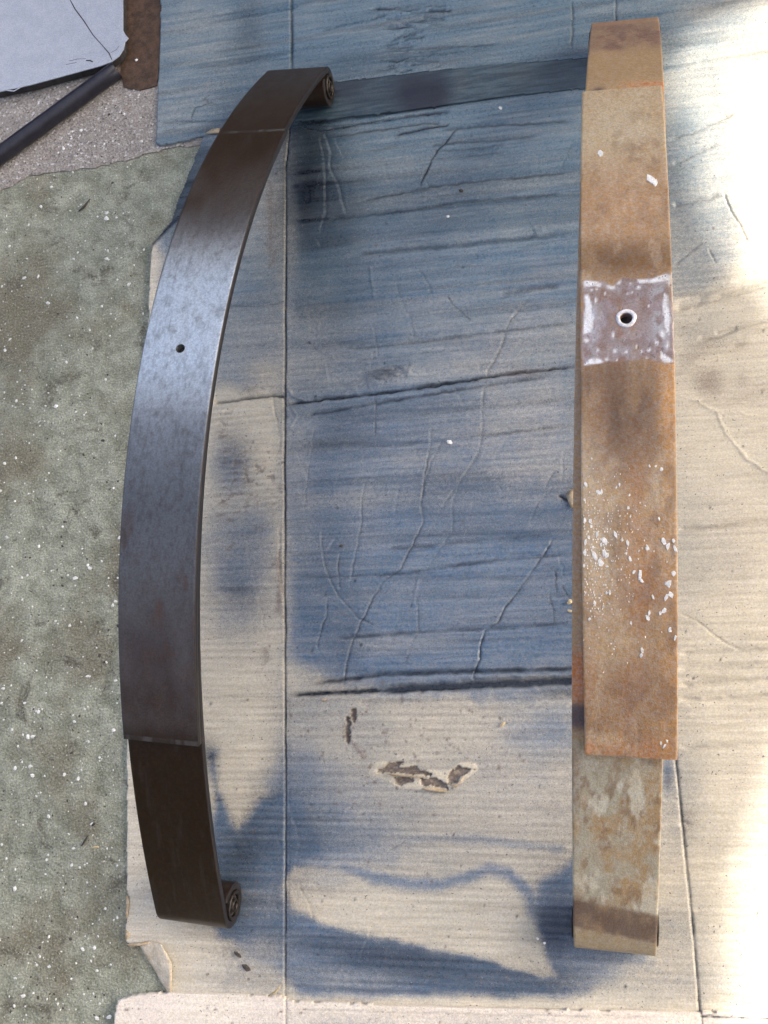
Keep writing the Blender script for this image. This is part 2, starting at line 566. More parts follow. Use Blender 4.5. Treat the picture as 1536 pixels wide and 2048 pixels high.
CENTRE_CR = [
    # near-horizontal folds over the flutes
    ([(655, 438), (700, 433), (780, 424), (890, 408), (950, 401), (1060, 392), (1170, 381)], 4, 0.7, 0.5),
    ([(700, 405), (800, 385), (860, 373), (960, 361), (1060, 352), (1170, 339)], 4, 0.6, 0.45),
    ([(700, 508), (800, 500), (900, 492), (1040, 477), (1170, 463)], 5, 0.6, 0.35),
    ([(680, 700), (770, 690), (880, 678), (1000, 662), (1170, 641)], 4, 0.6, 0.35),
    ([(690, 720), (800, 712), (900, 702), (1000, 696)], 4, 0.3, 0.12),
    ([(560, 812), (640, 800), (760, 786), (870, 771), (960, 756), (1060, 742), (1170, 731)], 3.5, 1.3, 0.8),
    ([(590, 836), (700, 815), (840, 792), (980, 770), (1100, 752)], 4, 0.8, 0.5),
    ([(620, 860), (760, 838), (900, 820), (1160, 796)], 6, 0.5, 0.2),
    ([(690, 897), (800, 890), (900, 877), (1000, 868), (1170, 846)], 4, 0.5, 0.3),
    ([(640, 925), (800, 905), (960, 890)], 5, 0.35, 0.1),
    ([(570, 1155), (700, 1153), (800, 1148), (880, 1135), (1000, 1120), (1170, 1108)], 3, 0.8, 0.4),
    ([(760, 1098), (900, 1086), (1020, 1075), (1170, 1062)], 4, 0.6, 0.3),
    ([(660, 1277), (760, 1270), (900, 1260), (1000, 1255), (1170, 1246)], 4, 0.7, 0.4),
    ([(580, 1298), (760, 1292), (900, 1285), (1100, 1280)], 5, 0.3, 0.1),
    ([(600, 1372), (760, 1350), (900, 1345), (1060, 1340), (1170, 1337)], 5, 1.1, 0.55),
    ([(570, 1391), (690, 1385), (780, 1380), (860, 1374), (960, 1370)], 4.5, 1.6, 1.0),
    ([(740, 1383), (860, 1375), (960, 1370), (1060, 1366), (1170, 1361), (1250, 1358)], 8, 2.4, 1.3),
    ([(700, 1408), (860, 1404), (1000, 1400), (1170, 1396)], 6, 0.7, 0.15),
    ([(575, 1878), (700, 1877), (850, 1876), (1000, 1880), (1150, 1880)], 3, 0.5, 0.25),
    ([(590, 250), (640, 262), (760, 240), (860, 226), (900, 222)], 3, 0.9, 0.7),
    ([(600, 285), (740, 262), (850, 245), (880, 246)], 3, 0.7, 0.5),
    ([(790, 270), (860, 256), (900, 248)], 3, 0.9, 0.8),
    ([(880, 258), (940, 254), (1000, 250), (1160, 243)], 3, 0.7, 0.4),
    ([(860, 290), (900, 286), (1000, 280), (1080, 272)], 3, 0.5, 0.35),
    ([(870, 303), (960, 297), (1010, 290)], 2.5, 0.5, 0.35),
    ([(860, 318), (940, 312), (1010, 306)], 2.5, 0.4, 0.25),
    ([(720, 305), (760, 296), (800, 288)], 2.5, 0.4, 0.2),
    ([(1000, 590), (1060, 578), (1120, 570)], 6, 0.6, 0.35),
    ([(870, 635), (1000, 622), (1140, 610)], 6, 0.5, 0.15),
    # slanting creases where it was stepped on
    ([(838, 372), (850, 350), (862, 322), (876, 300), (895, 280), (920, 250)], 3, 1.2, 0.8),
    ([(648, 262), (662, 300), (660, 335), (678, 370), (692, 430)], 5, 0.8, 0.45),
    ([(640, 265), (650, 330), (652, 420), (640, 470)], 6, 0.6, 0.2),
    ([(740, 285), (770, 330), (780, 375)], 5, 0.4, 0.1),
    ([(1145, 285), (1130, 320), (1120, 345)], 4, 0.5, 0.3),
    ([(835, 535), (855, 565), (866, 590)], 4, 0.5, 0.25),
    ([(893, 590), (905, 608), (920, 622), (945, 643)], 3, 0.7, 0.5),
    ([(790, 560), (806, 610), (822, 640), (828, 680)], 5, 0.5, 0.2),
    ([(745, 640), (752, 680), (756, 715)], 3, 0.5, 0.35),
    ([(748, 700), (742, 735)], 3, 0.4, 0.3),
    ([(590, 660), (620, 690), (650, 710), (715, 750)], 3, 0.4, 0.25),
    ([(1060, 592), (1045, 612), (1020, 640), (1000, 700), (975, 745), (966, 800), (966, 850), (960, 905), (925, 955), (900, 990), (870, 1040)], 5, 0.7, 0.3),
    ([(751, 790), (751, 880)], 2.5, 0.6, 0.6),
    ([(628, 850), (622, 920), (612, 980), (608, 1030)], 3, 0.5, 0.3),
    ([(732, 960), (724, 1000), (722, 1050), (712, 1110), (700, 1170)], 3, 0.5, 0.35),
    ([(862, 840), (860, 900), (848, 960), (842, 1010), (846, 1045), (820, 1100), (800, 1140), (765, 1165), (745, 1200), (720, 1250), (700, 1300), (690, 1350), (686, 1385)], 3.5, 1.1, 0.6),
    ([(885, 880), (862, 925), (850, 965)], 4, 0.6, 0.3),
    ([(960, 910), (920, 960), (905, 1010), (905, 1060), (880, 1100), (855, 1140)], 3.5, 0.6, 0.3),
    ([(643, 1062), (646, 1110), (655, 1145), (668, 1175), (690, 1205), (715, 1235), (755, 1255)], 3, 0.9, 0.5),
    ([(680, 1100), (676, 1140), (680, 1180)], 3, 0.8, 0.6),
    ([(655, 1200), (652, 1235), (640, 1265), (634, 1300)], 3.5, 0.8, 0.6),
    ([(640, 1060), (650, 1120), (665, 1170)], 3, 0.4, 0.3),
    ([(715, 1090), (706, 1130), (700, 1180)], 3, 0.4, 0.3),
    ([(834, 1180), (836, 1230), (838, 1265), (820, 1300), (808, 1335)], 3, 0.5, 0.35),
    ([(1110, 1070), (1095, 1100), (1075, 1128), (1052, 1160), (1030, 1190), (1010, 1215), (995, 1245), (970, 1262), (962, 1290), (960, 1320), (950, 1345), (946, 1368)], 4, 1.3, 0.7),
    ([(1100, 980), (1075, 1010), (1058, 1050)], 4, 0.6, 0.3),
    ([(1110, 940), (1090, 975), (1070, 985)], 5, 0.6, 0.3),
    ([(1110, 1140), (1112, 1165), (1116, 1190)], 2.5, 0.7, 0.6),
    ([(1124, 1170), (1134, 1190), (1146, 1205)], 2.5, 0.9, 0.8),
    ([(1098, 1180), (1106, 1220), (1108, 1250)], 2.5, 0.6, 0.5),
    ([(1115, 990), (1135, 1000), (1140, 985), (1146, 982)], 3, 1.0, 0.9),
    ([(596, 1770), (614, 1800), (622, 1820), (628, 1840)], 2.5, 0.6, 0.55),
    ([(780, 1790), (770, 1820), (745, 1850), (735, 1880), (715, 1930)], 3, 0.5, 0.25),
    ([(575, 1600), (600, 1680), (590, 1740)], 5, 0.3, 0.05),
    ([(780, 1700), (800, 1690), (812, 1680)], 3, 0.4, 0.2),
]
LEFT_CR = [
    ([(425, 806), (460, 802), (500, 796), (540, 792), (575, 794)], 3.5, 1.9, 1.0),
    ([(430, 612), (480, 613), (530, 612), (570, 605)], 3, 0.5, 0.35),
    ([(500, 452), (570, 450)], 3, 0.4, 0.3),
    ([(400, 1395), (480, 1394), (572, 1393)], 3, 0.7, 0.4),
    ([(400, 1382), (572, 1380)], 3, 0.3, 0.05),
    ([(420, 1600), (480, 1597), (560, 1597)], 3, 0.5, 0.45),
    ([(425, 1672), (500, 1670), (560, 1668)], 3, 0.5, 0.4),
    ([(430, 1630), (560, 1628)], 3, 0.3, 0.15),
    ([(400, 1186), (480, 1186), (550, 1180)], 4, 0.4, 0.15),
    ([(438, 1545), (430, 1600)], 2.5, 0.4, 0.3),
    ([(500, 840), (486, 870), (492, 940), (498, 1000)], 3, 0.5, 0.25),
    ([(470, 880), (466, 950), (470, 1000)], 3, 0.4, 0.2),
    ([(545, 800), (556, 850), (560, 900)], 4, 0.8, 0.3),
    ([(484, 1000), (500, 1120), (520, 1200), (530, 1270)], 5, 0.4, 0.2),
    ([(560, 1050), (558, 1110), (562, 1160), (570, 1210)], 3.5, 0.9, 0.3),
    ([(480, 885), (540, 888)], 3, 0.4, 0.3),
    ([(300, 1600), (420, 1598)], 3, 0.3, 0.1),
]
RIGHT_CR = [
    ([(1345, 618), (1400, 604), (1460, 590), (1536, 566), (1640, 540)], 6, 0.9, 0.25),
    ([(1345, 612), (1440, 572), (1536, 545), (1640, 520)], 8, 0.7, 0.0),
    ([(1395, 680), (1440, 672), (1480, 655), (1536, 640), (1640, 620)], 4, 0.9, 0.35),
    ([(1430, 668), (1475, 655)], 4, 0.6, 0.3),
    ([(1355, 1060), (1440, 1052), (1536, 1040), (1640, 1030)], 5, 0.9, 0.25),
    ([(1357, 1308), (1440, 1306), (1536, 1300), (1640, 1296)], 5, 0.6, 0.12),
    ([(1357, 1338), (1440, 1334), (1536, 1328), (1640, 1324)], 5, 0.8, 0.2),
    ([(1357, 1370), (1440, 1366), (1536, 1360), (1640, 1355)], 5, 0.7, 0.15),
    ([(1357, 1400), (1440, 1398), (1536, 1394), (1640, 1390)], 5, 0.8, 0.2),
    ([(1357, 1496), (1440, 1494), (1536, 1490), (1640, 1488)], 5, 0.5, 0.12),
    ([(1358, 1228), (1390, 1240), (1420, 1262), (1450, 1285), (1480, 1300)], 3.5, 0.7, 0.35),
    ([(1448, 385), (1460, 420), (1480, 450), (1497, 485)], 3, 1.2, 0.8),
    ([(1418, 500), (1432, 525)], 3, 0.8, 0.5),
    ([(1350, 530), (1380, 505), (1405, 485)], 5, 0.5, 0.15),
    ([(1340, 280), (1400, 262), (1470, 225)], 7, 0.8, 0.35),
    ([(1345, 330), (1380, 315), (1440, 285)], 7, 0.7, 0.25),
    ([(1345, 412), (1390, 405), (1440, 390)], 6, 0.5, 0.2),
    ([(1350, 1640), (1400, 1655), (1536, 1650)], 6, 0.4, 0.05),
    ([(1385, 1820), (1536, 1815)], 5, 0.3, 0.08),
    ([(1370, 1740), (1536, 1750)], 6, 0.3, 0.05),
]
RIGHT_RIDGE = [
    ([(1350, 785), (1400, 805), (1450, 832), (1490, 828), (1536, 832), (1600, 840)], 4, 1.0),
    ([(1430, 820), (1450, 860), (1490, 915), (1536, 945), (1600, 990)], 5, 1.0),
    ([(1020, 730), (1080, 714), (1170, 706)], 5, 0.9),
    ([(640, 790), (680, 790), (700, 775), (745, 762)], 4, 1.0),
    ([(568, 765), (585, 790), (600, 800), (640, 805), (680, 795)], 4, 1.6),
    ([(575, 800), (590, 830), (580, 860)], 4, 1.2),
    ([(640, 1160), (760, 1148), (880, 1140)], 3, 0.5),
    ([(760, 240), (900, 215), (1170, 180)], 4, 0.8),
    ([(600, 240), (700, 233), (800, 214), (1000, 195), (1170, 176)], 4, 0.9),
    ([(950, 1357), (1050, 1352), (1170, 1348)], 6, 1.0),
    ([(860, 1410), (1000, 1410), (1170, 1408)], 6, 0.7),
    ([(400, 790), (470, 786), (520, 777), (570, 780)], 5, 1.2),
    ([(700, 1265), (760, 1283), (850, 1283), (940, 1280)], 5, 0.5),
]
RELIEF_SEAMS = [
    # the scored folds running up the box
    ([(583, -80), (583, 130), (580, 260), (572, 330), (572, 600), (570, 790), (570, 1200), (571, 1500), (571, 2010)], 3.4, 1.3, 1.3),
    ([(577, 1390), (577, 1700), (576, 1990)], 2.5, 0.5, 0.2),
    ([(1210, 0), (1240, 400), (1290, 860), (1350, 1500), (1376, 1760), (1390, 1900), (1401, 2040)], 3.6, 1.5, 2.2),
]
TORN = [(742, 1546), (752, 1530), (775, 1526), (790, 1534), (826, 1532), (838, 1543), (866, 1544), (890, 1550), (912, 1536), (925, 1528), (948, 1530), (953, 1537), (936, 1549), (922, 1562), (900, 1570), (893, 1580), (850, 1576), (800, 1570), (780, 1560), (768, 1552)]
TEARS = [[(755, 1543), (775, 1530), (782, 1524), (808, 1524), (796, 1531), (800, 1535), (834, 1534), (840, 1541), (866, 1546), (862, 1551), (835, 1548), (826, 1550), (800, 1545), (770, 1546)],
         [(789, 1556), (806, 1550), (820, 1554), (828, 1563), (812, 1566), (800, 1572), (788, 1566)],
         [(840, 1555), (875, 1557), (893, 1568), (898, 1580), (880, 1574), (842, 1570)],
         [(895, 1552), (903, 1542), (915, 1532), (932, 1534), (944, 1541), (926, 1550), (912, 1568), (895, 1567)],
         [(703, 1418), (713, 1416), (711, 1444), (702, 1440)], [(691, 1434), (699, 1436), (700, 1487), (692, 1482)]]
_OLD = [(745, 1538), (760, 1530), (790, 1536), (830, 1538), (862, 1545), (905, 1540), (925, 1532), (950, 1532), (930, 1548), (905, 1566), (890, 1577), (850, 1573), (800, 1566), (760, 1552)]


def base_relief(X, Y, U, V, amp=1.0):
    H = np.zeros_like(X)
    ph = Y + 0.03 * X + 0.0016 * (fbm(X * 3, Y * 3, 2, 31) - 0.5)
    crush = fbm(X * 7, Y * 30, 3, 41)
    H += 0.00016 * amp * np.sin(2 * np.pi * ph / 0.0068) * (0.35 + 1.3 * crush)
    H += 0.0015 * amp * (fbm(X * 3, (Y + .03 * X) * 95, 3, 51) - 0.5) * sm(fbm(X * 4, Y * 8, 2, 55), 0.3, 0.7)
    H += 0.0030 * (fbm(X * 9, Y * 14, 3, 61) - 0.5)
    H += 0.0034 * amp * (fbm(X * 2.5 + Y * 1.5, Y * 26, 2, 65) - 0.5)
    H += 0.00035 * (fbm(X * 150, Y * 220, 2, 71) - 0.5)
    return H


def h_main(X, Y, U, V, paint):
    H = base_relief(X, Y, U, V)
    # crushed flutes on the left flap
    f = sm(U, 420, 440) * (1 - sm(U, 552, 566)) * sm(V, 815, 840) * (1 - sm(V, 1040, 1120))
    H += f * 0.0009 * np.sin(2 * np.pi * (Y + 0.001 * vnoise(X * 60, Y * 60)) / 0.0068) * (0.4 + fbm(X * 60, Y * 60, 2, 9))
    f2 = sm(U, 300, 420) * (1 - sm(U, 566, 574)) * sm(V, 500, 560) + .8 * sm(U, 576, 590) * (1 - sm(U, 1100, 1200)) * sm(V, 1400, 1460)
    H += f2 * 0.00012 * np.sin(2 * np.pi * (Y + 0.03 * X + 0.0003 * vnoise(X * 30, Y * 30)) / 0.0068)
    dents = sm(fbm(X * 170, Y * 290, 2, 77), 0.62, 0.75) * sm(fbm(X * 22, Y * 22, 2, 79), 0.45, 0.6)
    fl_ = sm(U, 425, 445) * (1 - sm(U, 565, 575))
    H -= dents * 0.0004 * fl_
    paint[:, 2] = np.maximum(paint[:, 2], dents * fl_ * 0.6 * sm(V, 800, 850) * (1 - sm(V, 1330, 1400)))
    for pts, wd, dp, dk in CENTRE_CR + LEFT_CR + RIGHT_CR:
        hz = abs(pts[-1][1] - pts[0][1]) < .35 * abs(pts[-1][0] - pts[0][0])
        crease(U, V, H, pts, wd * (1.35 if hz else .7), dp * (1.8 if hz else .8) * (1.5 if pts[0][0] > 1330 else 1), paint, min(1.5, dk * (1.3 if hz else 1.1)))
    for pts, wd, dp in RIGHT_RIDGE:
        crease(U, V, H, pts, wd * .8, -dp * .7, wob=4.0)
    for pts, wd, dp, dk in RELIEF_SEAMS:
        crease(U, V, H, pts, wd, dp, paint, dk, wob=0.6, fade=False)
    # random small wrinkles
    r = np.random.default_rng(3)
    for i in range(260):
        u0, v0 = r.uniform(580, 1150), r.uniform(250, 1400)
        ln = r.uniform(20, 120); a = r.normal(-0.1, 0.05) if r.random() < 0.75 else r.uniform(0.8, 2.2)
        if a > 0.5: ln *= 0.6
        p = [(u0, v0), (u0 + ln * .5 * math.cos(a), v0 + ln * .5 * math.sin(a) + r.normal(0, 2)), (u0 + ln * math.cos(a), v0 + ln * math.sin(a))]
        crease(U, V, H, p, r.uniform(2.2, 4), r.choice([1, -1]) * r.uniform(0.12, 0.45), paint, r.uniform(0, 0.2))
    # a torn lump and a torn hole in the liner
    ix = near(U, V, [(780, 752)], 90)
    d, _, _ = seg_dist(U[ix], V[ix], [(745, 755), (775, 752), (820, 738)])
    H[ix] += 0.003 * np.exp(-(d / 16) ** 2) * (0.4 + fbm(U[ix] / 10, V[ix] / 6, 2, 4))
    ix = near(U, V, TORN + TEARS[4] + TEARS[5], 30)
    uu = U[ix] + (fbm(U[ix] / 7, V[ix] / 7, 3, 12) - 0.5) * 9; vv = V[ix] + (fbm(U[ix] / 7, V[ix] / 7, 3, 18) - 0.5) * 7
    for q in TEARS:
        H[ix] -= inside(uu, vv, q) * 0.003
    H[ix] += inside(uu, vv, TORN) * 0.0005
    # the bottom and top margins sag a little
    H = np.clip(H, -ZC + 0.0006, 0.02)
    return H


def p_main(X, Y, U, V, paint):
    B = np.zeros_like(U)
    K = np.zeros_like(U)
    c = (U > 560)
    # blue grey primer over the middle panel
    softpoly(U, V, B, [(574, 200), (1330, 100), (1360, 560), (1345, 560), (1300, 640), (1250, 900), (1235, 1450), (1160, 1480), (1040, 1480), (900, 1430), (760, 1410), (690, 1385), (640, 1345), (600, 1330), (576, 1318)], 28, 0.93, wob=12)
    # left flap mist
    softpoly(U, V, B, [(566, 230), (300, 260), (330, 620), (415, 700), (430, 770), (566, 770)], 20, 0.62, wob=10)
    blob(U, V, B, 555, 420, 50, 110, 0.38)
    blob(U, V, B, 500, 575, 60, 45, 0.85)
    blob(U, V, B, 500, 700, 70, 60, 0.60)
    blob(U, V, B, 555, 745, 60, 30, 0.25)
    blob(U, V, B, 465, 930, 38, 62, 0.62)
    blob(U, V, B, 500, 1060, 85, 60, 0.62)
    blob(U, V, B, 480, 1160, 70, 110, 0.74)
    blob(U, V, B, 560, 1100, 14, 200, 0.20)
    # thinner mist in patches of the middle panel
    blob(U, V, B, 625, 700, 60, 75, 0.62)
    blob(U, V, B, 600, 930, 32, 130, 0.60)
    blob(U, V, B, 720, 1000, 70, 60, 0.80)
    blob(U, V, B, 1060, 820, 170, 110, 0.55, -8)
    blob(U, V, B, 1110, 700, 120, 70, 0.66, -8)
    blob(U, V, B, 880, 740, 120, 22, 0.66, -8)
    blob(U, V, B, 1100, 930, 110, 45, 0.52)
    blob(U, V, B, 610, 1370, 55, 35, 0.32)
    # lower middle: cream with mist
    softpoly(U, V, B, [(560, 1385), (1180, 1385), (1330, 1500), (1340, 1720), (1180, 1760), (574, 1760)], 40, 0.20, wob=25)
    softpoly(U, V, B, [(572, 1385), (690, 1390), (760, 1420), (760, 1480), (740, 1540), (700, 1560), (572, 1560)], 22, 0.32, wob=8)
    blob(U, V, B, 625, 1440, 70, 60, 0.40)
    softpoly(U, V, B, [(570, 1480), (640, 1520), (730, 1575), (810, 1640), (830, 1690), (740, 1720), (640, 1760), (570, 1770), (520, 1700), (530, 1560)], 48, 0.78, wob=20)
    blob(U, V, B, 850, 1640, 110, 60, 0.30, 15, 1.6, .5)
    blob(U, V, B, 770, 1600, 80, 50, 0.40, 15, 1.6, .5)
    blob(U, V, B, 1100, 1470, 90, 70, 0.72)
    blob(U, V, B, 1060, 1620, 150, 80, 0.24)
    blob(U, V, B, 820, 1490, 70, 40, 0.12)
    blob(U, V, B, 1060, 1560, 120, 60, 0.36)
    blob(U, V, B, 700, 1470, 90, 50, 0.30)
    softpoly(U, V, B, [(430, 1500), (415, 1500), (420, 1560), (470, 1660), (520, 1600), (574, 1580), (610, 1620), (640, 1680), (640, 1710), (600, 1730), (565, 1780), (585, 1815), (640, 1845), (740, 1870), (850, 1892), (1000, 1925), (1080, 1950), (1110, 1955), (1085, 1880), (1065, 1820), (1080, 1760), (1120, 1740), (1160, 1700), (1250, 1760), (1310, 1940), (1200, 1970), (1140, 1995), (700, 1990), (600, 1990), (540, 1930), (480, 1890), (430, 1880), (420, 1700)], 14, 0.97, wob=9)
    blob(U, V, B, 700, 1960, 110, 30, 0.66)
    blob(U, V, B, 480, 1960, 90, 45, 0.28)
    blob(U, V, B, 520, 1905, 60, 30, 0.5)
    softpoly(U, V, B, [(566, 1770), (590, 1735), (640, 1740), (720, 1760), (790, 1775), (860, 1782), (940, 1766), (990, 1750), (1040, 1775), (1062, 1815), (1070, 1870), (1100, 1945), (1085, 1956), (1000, 1926), (850, 1890), (740, 1866), (640, 1842), (590, 1815)], 9, 0.03, wob=4)
    blob(U, V, B, 660, 1760, 70, 26, 0.42)
    # hose-like blue grey lines
    stroke(U, V, B, [(660, 1725), (710, 1742), (760, 1760), (820, 1768), (880, 1768), (930, 1757), (980, 1738), (1020, 1748), (1060, 1790), (1075, 1850)], 15, 0.80, wob=3)
    stroke(U, V, B, [(640, 1720), (690, 1700), (760, 1682), (850, 1676), (960, 1680), (1060, 1692), (1150, 1700)], 13, 0.55, wob=3)
    # right hand panel
    R_ = sm(U, 1330, 1350)
    softpoly(U, V, B, [(1345, -60), (1440, -60), (1450, 200), (1480, 520), (1450, 560), (1345, 600), (1290, 600), (1290, -60)], 25, 0.42, wob=10)
    blob(U, V, B, 1350, 40, 90, 55, 0.85)
    blob(U, V, B, 1365, 190, 35, 60, 0.30)
    blob(U, V, B, 1350, 330, 60, 150, 0.74)
    blob(U, V, B, 1375, 480, 60, 60, 0.58)
    blob(U, V, B, 1375, 560, 50, 35, 0.60)
    blob(U, V, B, 1385, 650, 60, 40, 0.30)
    blob(U, V, B, 1350, 1060, 40, 360, 0.12)
    blob(U, V, B, 1400, 1090, 90, 110, 0.22)
    blob(U, V, B, 1350, 1580, 55, 130, 0.30)
    blob(U, V, B, 1335, 1860, 60, 70, 0.38)
    blob(U, V, B, 1300, 1960, 150, 40, 0.24)
    blob(U, V, B, 1335, 1550, 10, 35, 0.85)  # shadow spot of the rusty spring, painted in
    # black overspray by the springs, with some of their shadow painted in
    blob(U, V, K, 616, 350, 72, 160, 1.0, 0, 1.9, .22)
    blob(U, V, K, 600, 245, 80, 34, 0.9)  # shadow beside the black spring's top eye, painted in
    blob(U, V, K, 645, 500, 62, 130, 0.55, 0, 1.7, .3)
    blob(U, V, K, 660, 600, 55, 110, 0.22)
    blob(U, V, K, 690, 860, 60, 60, 0.18)
    blob(U, V, K, 690, 1290, 40, 60, 0.28)
    blob(U, V, K, 650, 1120, 70, 140, 0.20)
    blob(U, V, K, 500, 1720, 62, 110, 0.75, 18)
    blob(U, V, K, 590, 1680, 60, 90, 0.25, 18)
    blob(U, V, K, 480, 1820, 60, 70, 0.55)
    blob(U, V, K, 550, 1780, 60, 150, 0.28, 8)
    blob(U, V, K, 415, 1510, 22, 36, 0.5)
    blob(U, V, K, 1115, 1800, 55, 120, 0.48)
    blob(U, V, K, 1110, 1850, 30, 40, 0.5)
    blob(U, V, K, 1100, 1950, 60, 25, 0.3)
    blob(U, V, B, 385, 350, 70, 110, 0.9, 25)
    blob(U, V, K, 380, 360, 60, 100, 0.75, 25)
    stroke(U, V, K, [(300, 494), (330, 462), (362, 430)], 5, .9)  # shadowed gap along the notch, painted dark
    blob(U, V, K, 800, 1922, 280, 36, 0.48, 9)
    blob(U, V, K, 1010, 1955, 120, 20, 0.25, 9)
    blob(U, V, B, 1060, 1362, 130, 16, 0.62, -2)  # gloss glints painted as paler streaks, here and the next two
    blob(U, V, B, 800, 1290, 120, 22, 0.70, -2)
    blob(U, V, B, 830, 920, 90, 24, 0.70, -8)
    blob(U, V, K, 880, 1340, 200, 14, 0.12, -2)
    blob(U, V, K, 1120, 1385, 50, 14, 0.4, -2)
    blob(U, V, K, 770, 748, 34, 12, 0.6, -10)
    blob(U, V, K, 500, 780, 20, 8, 0.3)
    blob(U, V, K, 480, 1080, 70, 60, 0.24)
    blob(U, V, K, 480, 1190, 60, 60, 0.34)
    blob(U, V, K, 470, 930, 34, 60, 0.22)
    # brush-like streaks along the flutes, strong in the painted area
    st = fbm(X * 3, (Y + .03 * X) * 190, 3, 81) - 0.5
    B *= 1 + 0.28 * st
    st2 = sm(fbm(X * 3, (Y + .03 * X) * 120, 3, 91), 0.54, 0.75)
    K += st2 * 0.20 * sm(B, 0.4, 0.8)
    K += 0.22 * sm(fbm(X * 3, Y * 34, 2, 101), .5, .72) * sm(B, 0.5, 0.85)
    B -= 0.12 * sm(fbm(X * 3, Y * 30, 2, 105), .56, .72)* sm(B, 0.5, 0.85)
    B += (fbm(U / 50, V / 50, 4, 95) - 0.5) * 0.22 * sm(B, 0.02, 0.3)
    B = np.maximum(B, 0.03 * fbm(U / 30, V / 30, 3, 97))
    # brown dirt and bare torn board
    D = paint[:, 2].copy()
    blob(U, V, D, 1420, 762, 32, 34, 0.62, 0, 3)
    blob(U, V, D, 1420, 690, 42, 14, 0.38, -12)
    blob(U, V, D, 1380, 720, 34, 18, 0.34, -40)
    blob(U, V, D, 1480, 688, 16, 9, 0.5, -12)
    blob(U, V, D, 1484, 758, 14, 16, 0.42)
    blob(U, V, D, 1510, 790, 60, 30, 0.22)
    blob(U, V, D, 1380, 1645, 16, 26, 0.34)
    blob(U, V, D, 1337, 1560, 9, 16, 0.45)  # painted shadow spot beside the rusty leaf, not dirt
    blob(U, V, D, 1050, 745, 40, 12, 0.35)
    stroke(U, V, D, [(700, 1480), (712, 1500), (732, 1518)], 5, 0.6, wob=5)
    stroke(U, V, D, [(708, 1418), (704, 1440), (694, 1450), (696, 1486)], 7, 0.65, wob=5)
    stroke(U, V, D, [(556, 1100), (560, 1160), (556, 1230)], 6, 0.6, wob=6)
    stroke(U, V, D, [(536, 360), (545, 450), (540, 540)], 7, 0.45, wob=9)
    stroke(U, V, D, [(528, 1290), (538, 1330)], 10, 0.5, wob=8)
    ix = near(U, V, TORN + TEARS[4] + TEARS[5], 30)
    uu = U[ix] + (fbm(U[ix] / 7, V[ix] / 7, 3, 12) - 0.5) * 9; vv = V[ix] + (fbm(U[ix] / 7, V[ix] / 7, 3, 18) - 0.5) * 7
    ins = inside(uu, vv, TORN)
    for q in TEARS:
        D[ix] = np.where(inside(uu, vv, q), 0.45 + .9 * fbm(U[ix] / 6, V[ix] / 4, 3, 14), D[ix])
    d, _, _ = seg_dist(U[ix], V[ix], TORN + [TORN[0]])
    B[ix] = np.where(ins | (d < 5), 0.0, B[ix])
    for i in range(90):
        r2 = np.random.default_rng(100 + i); blob(U, V, D, r2.normal(800, 110), r2.normal(1500, 60), r2.uniform(1.6, 4), r2.uniform(1.6, 4), r2.uniform(.5, .9), 0, 3, .2)
    # spots of black
    r = np.random.default_rng(11)
    for i in range(150):
        u0, v0 = (r.uniform(400, 1150), r.uniform(1380, 1990)) if i < 70 else (r.uniform(430, 1536), r.uniform(260, 1990))
        blob(U, V, D if r.random() < .4 else K, u0, v0, r.uniform(1.5, 3.2), r.uniform(2, 4.5), r.uniform(.5, .95), r.uniform(-40, 40), 3, 0.1)
    paint[:, 0] = np.clip(B, 0, 1)
    paint[:, 1] = np.clip(np.maximum(paint[:, 1] * (0.5 + 0.5 * sm(B, 0.05, 0.5)), K), 0, 1)
    paint[:, 2] = np.clip(D, 0, 1)


MAIN_OUT = [(1900, 60), (1170, 168), (1000, 186), (900, 205), (800, 222), (740, 240), (660, 250), (580, 256), (470, 266), (409, 269),
            (395, 300), (375, 350), (352, 408), (344, 440), (325, 462), (304, 488), (300, 560), (297, 640), (290, 700), (270, 900), (262, 1100), (255, 1300), (254, 1500), (252, 1700), (253, 1780), (258, 1800), (251, 1860),
            (254, 1888), (272, 1890), (300, 1884), (320, 1900), (331, 1930), (337, 1990), (337, 2040), (1900, 2080)]
t_main = empty('cardboard_sheet', at(860, 1200, 0))
tag(t_main, 'large unfolded cardboard box sprayed blue grey, lying under both leaf springs', 'cardboard', None)
MI = Matrix.Translation(-t_main.location)


def adopt(o, t):
    o.parent = t
    o.matrix_parent_inverse = Matrix.Translation(-Vector(t.location))
    return o


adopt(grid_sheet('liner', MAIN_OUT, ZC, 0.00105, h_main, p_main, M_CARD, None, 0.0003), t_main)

# ---- folded-back corner at the lower left
def patch_mesh(name, pts, faces, mat, parent, thick=0.0012, sub=3, noise=0.0006):
    bm = bmesh.new()
    vs = [bm.verts.new(p) for p in pts]
    for f in faces: bm.faces.new([vs[i] for i in f])
    bmesh.ops.subdivide_edges(bm, edges=bm.edges[:], cuts=sub, use_grid_fill=True)
    for v in bm.verts:
        v.co.z += (random.random() - 0.5) * noise
        v.co.x += (random.random() - 0.5) * noise * 0.7
    bmesh.ops.recalc_face_normals(bm, faces=bm.faces)
    bmesh.ops.solidify(bm, geom=bm.faces[:], thickness=thick)
    me = bpy.data.meshes.new(name); bm.to_mesh(me); bm.free()
    return adopt(mesh_obj(name, me, mat, None, True), parent)


cp = [at(278, 1890, .005), at(304, 1884, .008), at(322, 1888, .0105), at(341, 1926, .0125), at(342, 1946, .012), at(341, 1990, .007), at(322, 1966, .003), at(304, 1932, .0025), at(308, 1910, .007), at(326, 1945, .008)]
patch_mesh('folded_corner', [tuple(p) for p in cp], [(0, 1, 8, 7), (1, 2, 3, 8), (8, 3, 4, 9), (7, 8, 9, 6), (9, 4, 5, 6)], M_FOLD, t_main, noise=0.0011)
